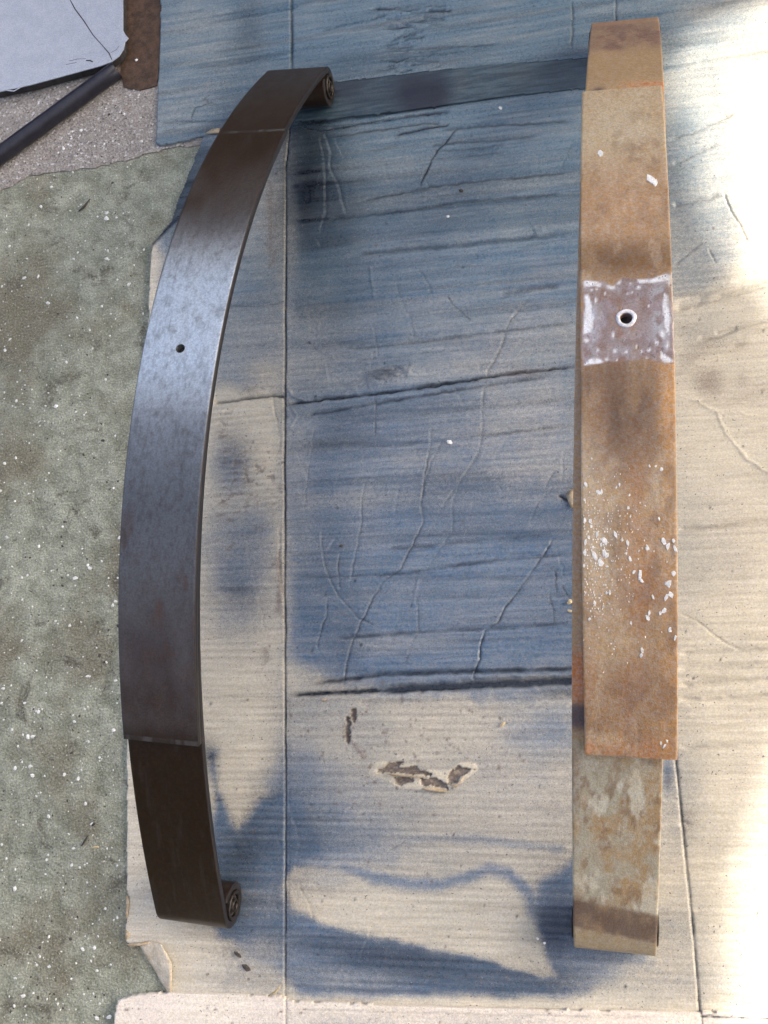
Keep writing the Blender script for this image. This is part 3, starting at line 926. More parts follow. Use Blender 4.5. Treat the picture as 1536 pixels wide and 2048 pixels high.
# torn strips of liner at that corner and along the left edge
for pl in ([(253, 1888), (270, 1886), (303, 1882), (302, 1888), (262, 1893)], [(251, 1860), (259, 1866), (258, 1874), (250, 1880)],
           [(252, 1790), (258, 1800), (256, 1830), (251, 1838)]):
    q = [tuple(at(u, v, 0.0062)) for u, v in pl]
    patch_mesh('torn_edge', q, [tuple(range(len(q)))], M_BARE, t_main, sub=1)
q = [tuple(at(u, v, .006)) for u, v in [(411, 268), (425, 259), (441, 257), (437, 266)]]
patch_mesh('torn_edge', q, [(0, 1, 2, 3)], M_BARE, t_main, sub=1)
# torn flaps of liner round the hole
for pl, zz in (([(770, 1547), (800, 1549), (835, 1552), (850, 1555), (815, 1554), (785, 1552)], .0062), ([(842, 1576), (870, 1575), (900, 1583), (880, 1585), (850, 1581)], .006), ([(898, 1570), (914, 1569), (930, 1550), (926, 1560), (912, 1576)], .0065), ([(1132, 990), (1140, 978), (1150, 980), (1150, 1012), (1143, 1016)], .0065),
               ([(640, 1400), (655, 1396), (650, 1404)], .005)):
    q = [tuple(at(u, v, zz)) for u, v in pl]
    patch_mesh('torn_liner', q, [tuple(range(len(q)))], M_BARE, t_main, thick=0.0006, sub=2, noise=0.0012)

# ---- upper sheet with the tape
def h_top(X, Y, U, V, paint):
    H = base_relief(X, Y, U, V, 0.8)
    r = np.random.default_rng(5)
    CR = [([(380, 240), (390, 215), (405, 208), (425, 205), (440, 212)], 3, .8, .6), ([(405, 200), (410, 195), (418, 205)], 3, .7, .7),
          ([(320, 248), (360, 242), (420, 240), (500, 232)], 4, .8, .4), ([(330, 262), (350, 256)], 3, .8, .7),
          ([(640, 60), (700, 45), (740, 38)], 4, .6, .3), ([(1145, 0), (1143, 100)], 3, .9, .7), ([(760, 95), (800, 70), (840, 60), (790, 40)], 4, .8, .3),
          ([(850, 40), (900, 60), (940, 90), (1010, 120)], 5, .6, .1), ([(800, 100), (900, 92), (1000, 88)], 4, .9, .6), ([(770, 118), (860, 108), (930, 100)], 4, .9, .5)]
    for pts, wd, dp, dk in CR: crease(U, V, H, pts, wd, dp, paint, dk)
    for i in range(46):
        u0, v0 = r.uniform(740, 860), r.uniform(10, 150)
        crease(U, V, H, [(u0, v0), (u0 + r.uniform(14, 60), v0 + r.normal(-4, 3))], r.uniform(2, 3.4), r.uniform(.4, 1.1), paint, r.uniform(.3, .9))
    for i in range(60):
        u0, v0 = r.uniform(330, 1180), r.uniform(-20, 240)
        crease(U, V, H, [(u0, v0), (u0 + r.uniform(30, 120), v0 + r.normal(-7, 3))], r.uniform(2, 4), r.uniform(-.4, .5), paint, r.uniform(0, .2))
    for pts, wd, dp, dk in RELIEF_SEAMS[:1]:
        crease(U, V, H, pts, wd, dp, paint, .95, wob=.5, fade=False)
    dl, sl_, _ = seg_dist(U, V, [(300, 274), (470, 267), (580, 257), (660, 251), (740, 241), (800, 223), (900, 206), (1000, 187), (1170, 169), (2000, 46)])
    H = np.where((dl < 12) & (U > 410), np.minimum(H, -0.0022), H)
    crease(U, V, H, [(1232, -60), (1232, 60)], 3, 1.2, paint, 1.0, wob=.5, fade=False)
    return np.clip(H, -ZC + .0006, .02)


def p_top(X, Y, U, V, paint):
    B = np.full_like(U, 0.95); K = np.zeros_like(U)
    blob(U, V, B, 400, 80, 90, 130, 0.70)
    blob(U, V, B, 350, 240, 60, 60, 0.70)
    blob(U, V, B, 1480, 120, 140, 80, 0.12)
    blob(U, V, B, 1420, 30, 80, 60, 0.55)
    blob(U, V, B, 1540, 60, 70, 90, 0.2)
    blob(U, V, B, 620, 10, 60, 40, 0.85)
    blob(U, V, K, 500, 50, 34, 110, 0.42)
    blob(U, V, K, 470, 200, 60, 80, 0.30)
    blob(U, V, K, 800, 120, 190, 26, 0.30, -6)
    blob(U, V, K, 700, 140, 80, 40, 0.3)
    blob(U, V, K, 620, 220, 56, 50, 0.95)  # black spring's shadow by its top eye, painted in
    blob(U, V, K, 1170, 90, 50, 70, 0.12)
    blob(U, V, K, 1340, 90, 40, 40, 0.25)
    st = fbm(X * 10, Y * 160, 3, 81) - 0.5
    B *= 1 + 0.45 * st
    B += (fbm(U / 60, V / 60, 4, 95) - 0.5) * 0.2
    K += 0.28 * sm(fbm(X * 8, Y * 110, 3, 93), .55, .75)
    paint[:, 0] = np.clip(B, 0, 1)
    paint[:, 1] = np.clip(np.maximum(paint[:, 1] * .9, K), 0, 1)


TOP_OUT = [(1900, -420), (322, -300), (321, 0), (319, 100), (315, 180), (314, 240), (311, 288), (322, 292), (345, 288), (380, 281), (400, 274), (470, 276), (580, 266), (660, 260), (740, 250), (800, 233), (900, 216), (1000, 197), (1170, 179), (1900, 71)]
t_top = empty('cardboard_sheet', at(860, 60, 0))
tag(t_top, 'blue grey sprayed cardboard along the top with a dark strip of tape across it', 'cardboard')
adopt(grid_sheet('liner', TOP_OUT, ZC, 0.0013, h_top, p_top, M_CARD, None, 0.0003), t_top)


def h_tape(X, Y, U, V, paint):
    return 0.0009 * (fbm(X * 8, Y * 90, 3, 13) - 0.5) + 0.0006 * (fbm(X * 60, Y * 60, 2, 19) - .5)


def p_tape(X, Y, U, V, paint):
    blob(U, V, paint[:, 1], 840, 185, 80, 55, 1.0)
    blob(U, V, paint[:, 1], 700, 190, 80, 40, .5)
    paint[:, 1] = np.maximum(paint[:, 1], .6 * sm(fbm(X * 14, Y * 90, 3, 7), .5, .7) * (1 - sm(U, 900, 1150)))
    blob(U, V, paint[:, 1], 1120, 145, 60, 40, .35)
    blob(U, V, paint[:, 2], 920, 165, 22, 50, .3)
    blob(U, V, paint[:, 2], 1040, 150, 60, 30, .3)


tp = grid_sheet('packing_tape', [(560, 160), (680, 162), (780, 150), (850, 142), (1000, 128), (1170, 114), (1300, 100), (1300, 170), (1180, 176), (1000, 194), (860, 216), (780, 226), (640, 240), (560, 244)], 0.0058, 0.0014, h_tape, p_tape, M_TAPE, None, 0.0036)
adopt(tp, t_top)


# ---- sheet along the bottom edge of the picture
def h_bot(X, Y, U, V, paint):
    H = base_relief(X, Y, U, V, 0.7)
    crease(U, V, H, [(572, 1960), (572, 2300)], 3, .9, paint, .4, wob=.6, fade=False)
    crease(U, V, H, [(576, 2018), (800, 2024), (1000, 2030), (1400, 2036)], 3, .9, paint, .25)
    crease(U, V, H, [(1401, 2000), (1415, 2200)], 3, .9, paint, .8, fade=False)
    crease(U, V, H, [(1401, 2032), (1600, 2042)], 3.5, 1.2, paint, .95, fade=False)
    return H


def p_bot(X, Y, U, V, paint):
    B = np.full_like(U, 0.05); K = np.zeros_like(U); D = np.zeros_like(U)
    blob(U, V, B, 700, 2050, 160, 22, 0.28); blob(U, V, B, 1000, 2045, 140, 20, .2)
    r = np.random.default_rng(21)
    for i in range(40):
        blob(U, V, D, r.uniform(240, 1100), r.uniform(2000, 2100), r.uniform(1.5, 4), r.uniform(1.5, 3.5), .9, 0, 3, .1)
    paint[:, 0] = B; paint[:, 1] = np.maximum(paint[:, 1], K); paint[:, 2] = D


t_bot = empty('cardboard_sheet', at(800, 2200, 0))
tag(t_bot, 'pale cream cardboard strip along the bottom edge of the photo', 'cardboard')
adopt(grid_sheet('liner', [(232, 2010), (236, 1998), (262, 1990), (300, 1987), (345, 1984), (430, 1986), (568, 1992), (578, 2001), (800, 2010), (1000, 2016), (1200, 2021), (1400, 2023), (1600, 2030), (1900, 2036), (1900, 2400), (215, 2400), (226, 2050)], ZC + .0045, 0.0013, h_bot, p_bot, M_PALE, None, 0.0003), t_bot)

# ------------------------------------------------------------------ grey panel, brown plate, black tube
t_pan = empty('sheet_metal', at(60, 60, 0))
tag(t_pan, 'pale grey metal panel with rounded corner, cut off by the top left of the photo', 'panel')
zp = 0.016
pe = [(-300, 240), (0, 183), (60, 170), (130, 151), (200, 132), (222, 124), (238, 112), (247, 98), (250, 84), (257, 76), (250, 68), (246, 60), (246, 20), (245, -60), (244, -300), (-300, -300)]
p1 = [at(u, v, zp) for u, v in pe]
pa = poly_sheet('panel_face', p1, zp - 0.0012, zp, M_PANEL, bevel=0.0005)
adopt(pa, t_pan)
ped = [(-300, 240), (0, 183), (60, 170), (130, 151), (200, 132), (222, 124), (238, 112), (247, 98), (248, 80), (247, 60), (247, 20), (246, -60), (244, -300), (-300, -300)]
inner = []
for (u, v) in ped:
    p = at(u, v, zp); c_ = at(-300, -300, zp)
    d_ = (c_ - p); d_ = d_ / (np.linalg.norm(d_) + 1e-9)
    inner.append(p + d_ * 0.0022)
pb_ = poly_sheet('panel_core', inner, 0.0035, zp - 0.0014, M_PANEL_EDGE)
adopt(pb_, t_pan)


def ribbon(name, pts_px, z, wd, mat, parent, h=0.0003):
    """low raised or filled line"""
    P = [at(u, v, z) for u, v in pts_px]
    bm = bmesh.new()
    rows = []
    for i, p in enumerate(P):
        a = P[max(i - 1, 0)]; b = P[min(i + 1, len(P) - 1)]
        t = (b - a); t /= np.linalg.norm(t)
        n = np.array([-t[1], t[0], 0])
        ww = wd * (0.6 + 0.6 * random.random())
        rows.append([bm.verts.new(p - n * ww / 2), bm.verts.new(p + np.array([0, 0, h])), bm.verts.new(p + n * ww / 2)])
    for a, b in zip(rows, rows[1:]):
        for j in (0, 1): bm.faces.new((a[j], a[j + 1], b[j + 1], b[j]))
    bmesh.ops.recalc_face_normals(bm, faces=bm.faces)
    me = bpy.data.meshes.new(name); bm.to_mesh(me); bm.free()
    o = mesh_obj(name, me, mat)
    if parent is not None: adopt(o, parent)
    return o


ribbon('seam', [(135, -10), (150, 18), (168, 42), (186, 70), (204, 90), (218, 106), (224, 120)], zp + .0002, 0.0011, M_PANEL_EDGE, t_pan)
ribbon('scratch', [(132, 129), (142, 127), (153, 125)], zp + .0002, 0.0008, M_PANEL_EDGE, t_pan)
ribbon('scratch', [(138, 122), (155, 118), (172, 117)], zp + .0002, 0.0004, M_PANEL_EDGE, t_pan)
ribbon('scratch', [(222, 105), (232, 100), (238, 92)], zp + .0002, 0.0004, M_PANEL_EDGE, t_pan)
ribbon('dent', [(172, 121), (180, 121), (186, 124)], zp + .0002, 0.0022, M_PANEL_EDGE, t_pan)
ribbon('chip', [(15, 181), (28, 182), (42, 174)], zp + .0002, 0.002, M_PANEL, t_pan)

bp = [(243, -300), (244, 20), (244, 100), (240, 150), (246, 172), (262, 178), (280, 180), (300, 176), (314, 170), (319, 120), (322, 20), (323, -300)]
tb = poly_sheet('steel_plate', [at(u, v, .003) for u, v in bp], 0.0006, 0.003, M_BROWN, rough_edge=0.0016, seg=0.008)
tag(tb, 'flat dark brown rusty plate between the grey panel and the cardboard', 'plate')

ta = at(-260, 500, .0105); tb_ = at(233, 140, .0105)
dirv = tb_ - ta; Lt = np.linalg.norm(dirv); dirv /= Lt
t_tube = empty('metal_tube', tuple(ta))
tag(t_tube, 'black round tube lying on the concrete, its end under the grey panel corner', 'tube')
bm = bmesh.new()
nrm = np.array([-dirv[1], dirv[0], 0]); upv = np.array([0, 0, 1.0])
NS, NL = 28, 24
rt = 0.0098
rings = []
prof = [(i / NL * Lt, rt) for i in range(NL + 1)] + [(Lt + .0006, rt - .0004), (Lt + .0009, rt - .0012), (Lt + .0004, rt - .002), (Lt - .02, rt - .002)]
for s_, rr in prof:
    rings.append([bm.verts.new(ta + dirv * s_ + nrm * rr * math.cos(a) + upv * rr * math.sin(a)) for a in np.linspace(0, 2 * math.pi, NS, endpoint=False)])
for a, b in zip(rings, rings[1:]):
    for j in range(NS): bm.faces.new((a[j], a[(j + 1) % NS], b[(j + 1) % NS], b[j]))
bm.faces.new(rings[-1])
bmesh.ops.recalc_face_normals(bm, faces=bm.faces)
me = bpy.data.meshes.new('tube_wall'); bm.to_mesh(me); bm.free()
adopt(mesh_obj('tube_wall', me, M_TUBE), t_tube)

# ------------------------------------------------------------------ leaf springs
TH = 0.007


class Spring:
    def __init__(s, xc, yc, t, Lh, H, z0, w, roll, st, sb, ur, ud):
        s.__dict__.update(locals())
        al = Vector((math.sin(t), math.cos(t), 0)); ac = Vector((math.cos(t), -math.sin(t), 0)); up = Vector((0, 0, 1))
        ac2 = ac * math.cos(roll) + up * math.sin(roll); up2 = -ac * math.sin(roll) + up * math.cos(roll)
        m = Matrix.Identity(4)
        for i in range(3):
            m[i][0] = ac2[i]; m[i][1] = al[i]; m[i][2] = up2[i]
        m[0][3], m[1][3], m[2][3] = xc, yc, 0
        s.M = m

    def z(s, y): return s.z0 + s.H * (1 - (y / s.Lh) ** 2)

    def ang(s, y): return math.atan(2 * s.H * y / s.Lh ** 2)

    def main_path(s):
        """outer (top) surface line with inward normals, an eye rolled under at each end"""
        r = 0.020; cz = 0.0045 + r
        lo, hi = 0.3, s.Lh
        for _ in range(60):
            m = (lo + hi) / 2
            if s.z(m) - r * math.cos(s.ang(m)) > cz: lo = m
            else: hi = m
        ye = lo; a0 = s.ang(ye)
        yc = ye - r * math.sin(a0); zc = s.z(ye) - r * math.cos(a0)
        half = [(y, s.z(y), s.ang(y)) for y in np.linspace(0, ye, 240)]
        for k in range(1, 60):
            a = a0 + math.radians(308) * k / 59
            half.append((yc + r * math.sin(a), zc + r * math.cos(a), a))
        right = [((y, z), (-math.sin(a), -math.cos(a))) for y, z, a in half]
        left = [((-y, z), (math.sin(a), -math.cos(a))) for y, z, a in half[1:]][::-1]
        s.eye = (yc, zc, r)
        return left + right

    def upper_path(s):
        out = []
        for y in [s.sb * s.Lh, s.sb * s.Lh + .0005] + list(np.linspace(s.sb * s.Lh + .0012, s.st * s.Lh - .0012, 560)) + [s.st * s.Lh - .0005, s.st * s.Lh]:
            a = s.ang(y); n = (-math.sin(a), -math.cos(a))
            out.append(((y - n[0] * TH, s.z(y) - n[1] * TH), n))
        return out


def leaf_mesh(name, path, w, th, shear=(0.0, 0.0), gap=0.0003, nx=56):
    """sweep a rounded rectangle (w by th) along the path; top surface lies on the path"""
    c = 0.0011
    sec = []       # (across, depth)
    for i in range(nx + 1): sec.append((-w / 2 + c + (w - 2 * c) * i / nx, 0))
    sec += [(w / 2 - c * .3, c * .3), (w / 2, c), (w / 2, th * .5), (w / 2, th - gap - c), (w / 2 - c * .3, th - gap - c * .3)]
    for i in range(6): sec.append((w / 2 - c - (w - 2 * c) * i / 5, th - gap))
    sec += [(-w / 2 + c * .3, th - gap - c * .3), (-w / 2, th - gap - c), (-w / 2, th * .5), (-w / 2, c), (-w / 2 + c * .3, c * .3)]
    m = len(sec)
    V = []
    for (y, z), (ny, nz) in path:
        ox = shear[1] + shear[0] * y
        for x, d in sec:
            V.append((x + ox, y + ny * d, z + nz * d))
    Q = []
    n = len(path)
    for i in range(n - 1):
        for j in range(m):
            k = (j + 1) % m
            Q.append((i * m + j, i * m + k, (i + 1) * m + k, (i + 1) * m + j))
    me = bpy.data.meshes.new(name)
    F = Q + [tuple(range(m))[::-1], tuple((n - 1) * m + j for j in range(m))]
    me.from_pydata(V, [], F)
    me.update()
    return me


def drill(o, x, y, z, rad):
    bm = bmesh.new()
    bmesh.ops.create_cone(bm, cap_ends=True, segments=28, radius1=rad, radius2=rad, depth=0.06, matrix=Matrix.Translation((x, y, z)))
    me = bpy.data.meshes.new('cut'); bm.to_mesh(me); bm.free()
    c = bpy.data.objects.new('cut', me); COL.objects.link(c)
    c.matrix_world = o.matrix_world.copy()
    md = o.modifiers.new('b', 'BOOLEAN'); md.object = c; md.operation = 'DIFFERENCE'; md.solver = 'EXACT'
    bpy.context.view_layer.update()
    dg = bpy.context.evaluated_depsgraph_get()
    new = bpy.data.meshes.new_from_object(o.evaluated_get(dg))
    o.modifiers.clear(); o.data = new
    bpy.data.objects.remove(c)


def paint_leaf(me, fn):
    n = len(me.vertices)
    co = np.empty(n * 3, np.float32); me.vertices.foreach_get('co', co); co = co.reshape(-1, 3).astype(float)
    col, gl = fn(co[:, 0], co[:, 1], co[:, 2])
    set_col(me, 'paint', col); set_col(me, 'gloss', gl)


def mixc(c, f, t):
    f = np.clip(f, 0, 1)[:, None]
    return c * (1 - f) + np.array(t) * f


def band(y, a, b, s_=0.006):
    return sm(y, a - s_, a + s_) * (1 - sm(y, b - s_, b + s_))


def edges_black(c, gl, x, y, sp, upper):
    ox = x - ((sp.ud + sp.ur * y) if upper else 0)
    side = sm(np.abs(ox), sp.w / 2 - .0009, sp.w / 2 - .0003)
    c = mixc(c, side, (0.012, 0.011, 0.013))
    gl[:, 2] *= 1 - side
    if upper:
        e = np.maximum(sm(y, sp.st * sp.Lh - .0005, sp.st * sp.Lh - .0001), sm(-y, -sp.sb * sp.Lh - .0005, -sp.sb * sp.Lh - .0001)) * (1 - side)
        c = mixc(c, e * (.25 + .75 * sm(fbm(x * 120, y * 0 + 3, 2, 4), .4, .6)), (0.075, 0.072, 0.072))
    return c, gl


def col_black(x, y, z):
    c = np.tile(np.array([0.14, 0.143, 0.145]), (len(x), 1))
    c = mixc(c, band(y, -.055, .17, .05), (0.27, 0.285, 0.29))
    c = mixc(c, band(y, -.004, .128, .034), (0.66, 0.69, 0.68))  # sheen of the middle painted into the colour, over the polished pad
    n = fbm(x * 60 + 3, y * 30, 3, 2)
    c = mixc(c, band(y, 0.155, 0.50, .035) * (0.55 + 0.5 * n), (0.040, 0.024, 0.014))
    c = mixc(c, band(y, 0.24, 0.50, .05), (0.030, 0.017, 0.010))
    c = mixc(c, band(y, -0.50, -0.16, .05) * (0.5 + 0.6 * n), (0.045, 0.034, 0.032))
    c = mixc(c, band(y, -0.50, -0.272, .012), (0.017, 0.009, 0.004))
    c = mixc(c, sm(n, .62, .75) * band(y, -.2, -.1, .03) * .5, (0.10, 0.05, 0.03))
    c = mixc(c, sm(fbm(x * 200, y * 40, 3, 55), .62, .74) * .22, (0.05, 0.045, 0.045))
    c = mixc(c, sm(fbm(x * 120, y * 120, 3, 58), .62, .74) * .22 * band(y, -.27, .20, .03), (0.10, 0.065, 0.05))
    gl = np.zeros((len(x), 3))
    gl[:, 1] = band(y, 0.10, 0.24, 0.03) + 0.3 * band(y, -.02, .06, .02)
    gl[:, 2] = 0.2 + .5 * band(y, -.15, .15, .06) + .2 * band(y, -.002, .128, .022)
    return c, gl


def col_rust_up(x, y, z):
    c = np.tile(np.array([0.36, 0.245, 0.150]), (len(x), 1))
    n = fbm(x * 50, y * 28, 4, 2); n2 = fbm(x * 160, y * 90, 3, 9)
    c = mixc(c, band(y, 0.165, 0.30, .03) * (0.5 + .6 * n), (0.44, 0.37, 0.26))
    c = mixc(c, sm(np.hypot((x - .004) / .022, (y - .205) / .012) + n - .5, 1.3, .4) * .5, (0.55, 0.48, 0.38))
    c = mixc(c, band(y, 0.060, 0.090, .010) * (.55 + .6 * n), (0.155, 0.09, 0.045))
    c = mixc(c, np.exp(-(((x + .004) / .026) ** 2 + ((y + .045) / .040) ** 2) ** 1.2) * (.85 + .3 * n), (0.115, 0.070, 0.045))
    c = mixc(c, np.exp(-(((x - .006) / .018) ** 2 + ((y + .245) / .045) ** 2)) * .45 * (n + .3), (0.22, 0.13, 0.085))
    c = mixc(c, band(y, -.16, -.075, .02) * sm(n, .35, .6) * .55, (0.48, 0.38, 0.25))
    # orange rust streaks and edges
    c = mixc(c, sm(fbm(x * 90, y * 14, 3, 33), .50, .70) * band(y, -.29, .06, .03) * .55, (0.36, 0.20, 0.11))
    c = mixc(c, sm(np.abs(x), .026, .034) * .55 * band(y, -.3, .05, .02), (0.50, 0.30, 0.15))
    c = mixc(c, band(y, -.30, -.272, .006) * .5, (0.42, 0.19, 0.085))
    c = mixc(c, sm(n2, .62, .75) * .3 * band(y, -.2, -.06, .03), (0.60, 0.52, 0.40))
    c = mixc(c, sm(1 - n2, .62, .75) * .2, (0.17, 0.10, 0.06))
    c = mixc(c, band(y, -.17, -.06, .03) * (1 - sm(x, -.022, .006)) * .5, (0.55, 0.46, 0.33))
    c = mixc(c, sm(fbm(x * 75, y * 60, 4, 91), .50, .68) * .55, (0.20, 0.13, 0.085))
    c = mixc(c, sm(fbm(x * 110, y * 45, 4, 95), .56, .70) * .5, (0.46, 0.36, 0.26))
    P = np.stack([x, y, z, np.ones_like(x)], 1) @ np.array(SR.M).T
    U, V = topx(P[:, :3])

    def bl(cx, cy, rx, ry, col, amt, ang=0, p=2.0, nz=.3):
        nonlocal c
        A = np.zeros_like(U); blob(U, V, A, cx, cy, rx, ry, amt, ang, p, nz)
        c = mixc(c, A, col)
    bl(1252, 812, 66, 92, (0.13, 0.082, 0.052), .95)
    bl(1240, 760, 80, 40, (0.17, 0.11, 0.07), .6)
    bl(1336, 800, 16, 90, (0.56, 0.33, 0.16), .8)
    bl(1192, 1110, 30, 170, (0.60, 0.50, 0.36), .55)
    bl(1272, 1120, 26, 210, (0.40, 0.20, 0.10), .45)
    bl(1275, 1380, 60, 70, (0.24, 0.145, 0.095), .6)
    bl(1230, 1290, 70, 40, (0.50, 0.39, 0.25), .5)
    bl(1215, 1480, 36, 14, (0.55, 0.44, 0.30), .6)
    bl(1180, 1495, 14, 12, (0.58, 0.27, 0.13), .7)
    bl(1230, 240, 90, 60, (0.47, 0.42, 0.32), .6)
    bl(1260, 420, 60, 50, (0.44, 0.29, 0.18), .5)
    bl(1235, 520, 90, 22, (0.15, 0.09, 0.045), .7)
    # ground-clean square where the axle pad sat
    Pd = np.zeros_like(U)
    softpoly(U, V, Pd, [(1165, 562), (1205, 560), (1225, 572), (1245, 552), (1270, 556), (1300, 556), (1345, 544), (1349, 640), (1350, 726), (1325, 726), (1300, 718), (1250, 726), (1215, 724), (1165, 730)], 2.5, 1.0, wob=5)
    c = mixc(c, Pd, (0.27, 0.205, 0.20))
    c = mixc(c, Pd * sm(fbm(x * 130, y * 90, 3, 71), .42, .62) * .7, (0.36, 0.31, 0.33))
    c = mixc(c, Pd * sm(fbm(x * 90, y * 90, 3, 75), .52, .66) * .6, (0.24, 0.14, 0.10))
    Wh = np.zeros_like(U); Gl = np.zeros_like(U)  # white glints and bluish glow painted onto the bare pad
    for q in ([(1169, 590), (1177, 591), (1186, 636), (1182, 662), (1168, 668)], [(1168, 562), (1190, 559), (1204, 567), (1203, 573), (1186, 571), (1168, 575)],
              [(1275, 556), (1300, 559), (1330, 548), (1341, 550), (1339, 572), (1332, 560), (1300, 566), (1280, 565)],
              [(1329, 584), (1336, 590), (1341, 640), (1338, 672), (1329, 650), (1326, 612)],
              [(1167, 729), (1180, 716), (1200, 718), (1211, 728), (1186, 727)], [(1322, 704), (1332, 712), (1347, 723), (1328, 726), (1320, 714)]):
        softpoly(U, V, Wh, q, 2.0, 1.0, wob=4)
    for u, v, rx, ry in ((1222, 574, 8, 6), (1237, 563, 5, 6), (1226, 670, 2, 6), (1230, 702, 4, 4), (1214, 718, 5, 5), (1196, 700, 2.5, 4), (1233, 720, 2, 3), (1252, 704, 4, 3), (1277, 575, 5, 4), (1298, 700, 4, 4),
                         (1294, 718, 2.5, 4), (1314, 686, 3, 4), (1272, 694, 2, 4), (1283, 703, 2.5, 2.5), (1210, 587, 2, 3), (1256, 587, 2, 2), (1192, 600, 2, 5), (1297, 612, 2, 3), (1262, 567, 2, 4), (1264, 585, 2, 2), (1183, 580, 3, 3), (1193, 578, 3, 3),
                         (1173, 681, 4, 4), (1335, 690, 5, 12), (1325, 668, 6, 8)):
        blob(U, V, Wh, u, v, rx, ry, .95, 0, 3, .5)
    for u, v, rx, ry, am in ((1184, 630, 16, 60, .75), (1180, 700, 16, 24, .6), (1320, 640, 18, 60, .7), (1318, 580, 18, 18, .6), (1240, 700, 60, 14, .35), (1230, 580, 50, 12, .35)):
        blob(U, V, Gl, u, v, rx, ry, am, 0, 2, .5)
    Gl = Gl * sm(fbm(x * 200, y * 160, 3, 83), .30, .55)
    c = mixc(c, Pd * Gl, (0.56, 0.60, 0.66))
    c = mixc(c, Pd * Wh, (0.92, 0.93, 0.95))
    pad = Pd
    gl = np.zeros((len(x), 3))
    gl[:, 0] = np.maximum(pad, .35 * band(y, .1, .3, .05)); gl[:, 2] = pad * (.35 + .3 * np.maximum(Gl, Wh))
    return c, gl


def col_rust_low(x, y, z):
    c = np.tile(np.array([0.36, 0.27, 0.165]), (len(x), 1))
    n = fbm(x * 55, y * 40, 4, 5); n2 = fbm(x * 170, y * 110, 3, 19)
    lo = 1 - sm(y, -.30, -.27)
    c = mixc(c, lo * sm(n + .20 * sm(-x, -.02, .03) - .12 * sm(x, 0, .02), .40, .66) * .85, (0.36, 0.36, 0.30))
    c = mixc(c, lo * sm(n2, .56, .68) * .65, (0.19, 0.13, 0.085))
    c = mixc(c, lo * sm(fbm(x * 260, y * 200, 3, 24), .58, .66) * .5, (0.42, 0.42, 0.37))
    c = mixc(c, lo * sm(fbm(x * 90, y * 50, 3, 44), .60, .68) * .7, (0.58, 0.58, 0.50))
    c = mixc(c, band(y + .12 * x, -.4285, -.4035, .003) * .9, (0.105, 0.068, 0.055))
    c = mixc(c, (1 - sm(y + .12 * x, -.432, -.427)), (0.30, 0.255, 0.18))
    # top end
    c = mixc(c, band(y, .345, .43, .014) * (.65 + .35 * sm(n, .35, .6)), (0.16, 0.10, 0.085))
    c = mixc(c, sm(y, .425, .432), (0.26, 0.155, 0.10))
    c = mixc(c, band(y, .285, .350, .010) * .85, (0.31, 0.22, 0.13))
    c = mixc(c, band(y + .15 * x, .270, .286, .003) * sm(x + (n - .5) * .03, -.012, .02) * .7, (0.50, 0.20, 0.09))
    c = mixc(c, np.exp(-((x + .022) / .006) ** 2 - ((y - .275) / .006) ** 2), (0.10, 0.07, 0.08))
    # sliver seen left of the upper leaf
    c = mixc(c, band(y, -.27, .26, .01) * .6, (0.42, 0.27, 0.17))
    c = mixc(c, band(y, -.25, -.215, .01), (0.50, 0.21, 0.10))
    c = mixc(c, band(y, -.268, -.25, .004), (0.10, 0.08, 0.09))
    gl = np.zeros((len(x), 3)); gl[:, 0] = .35 * lo
    return c, gl


def tube_mesh(name, y0, z0, prof, x0, x1, seg=32):
    """closed ring: prof is a list of (x, radius) turned about the line y0,z0"""
    bm = bmesh.new()
    rings = [[bm.verts.new((x, y0 + r * math.sin(a), z0 + r * math.cos(a))) for a in np.linspace(0, 2 * math.pi, seg, endpoint=False)] for x, r in prof]
    for i in range(len(rings)):
        a, b = rings[i], rings[(i + 1) % len(rings)]
        for j in range(seg): bm.faces.new((a[j], a[(j + 1) % seg], b[(j + 1) % seg], b[j]))
    bmesh.ops.recalc_face_normals(bm, faces=bm.faces)
    me = bpy.data.meshes.new(name); bm.to_mesh(me); bm.free()
    return me


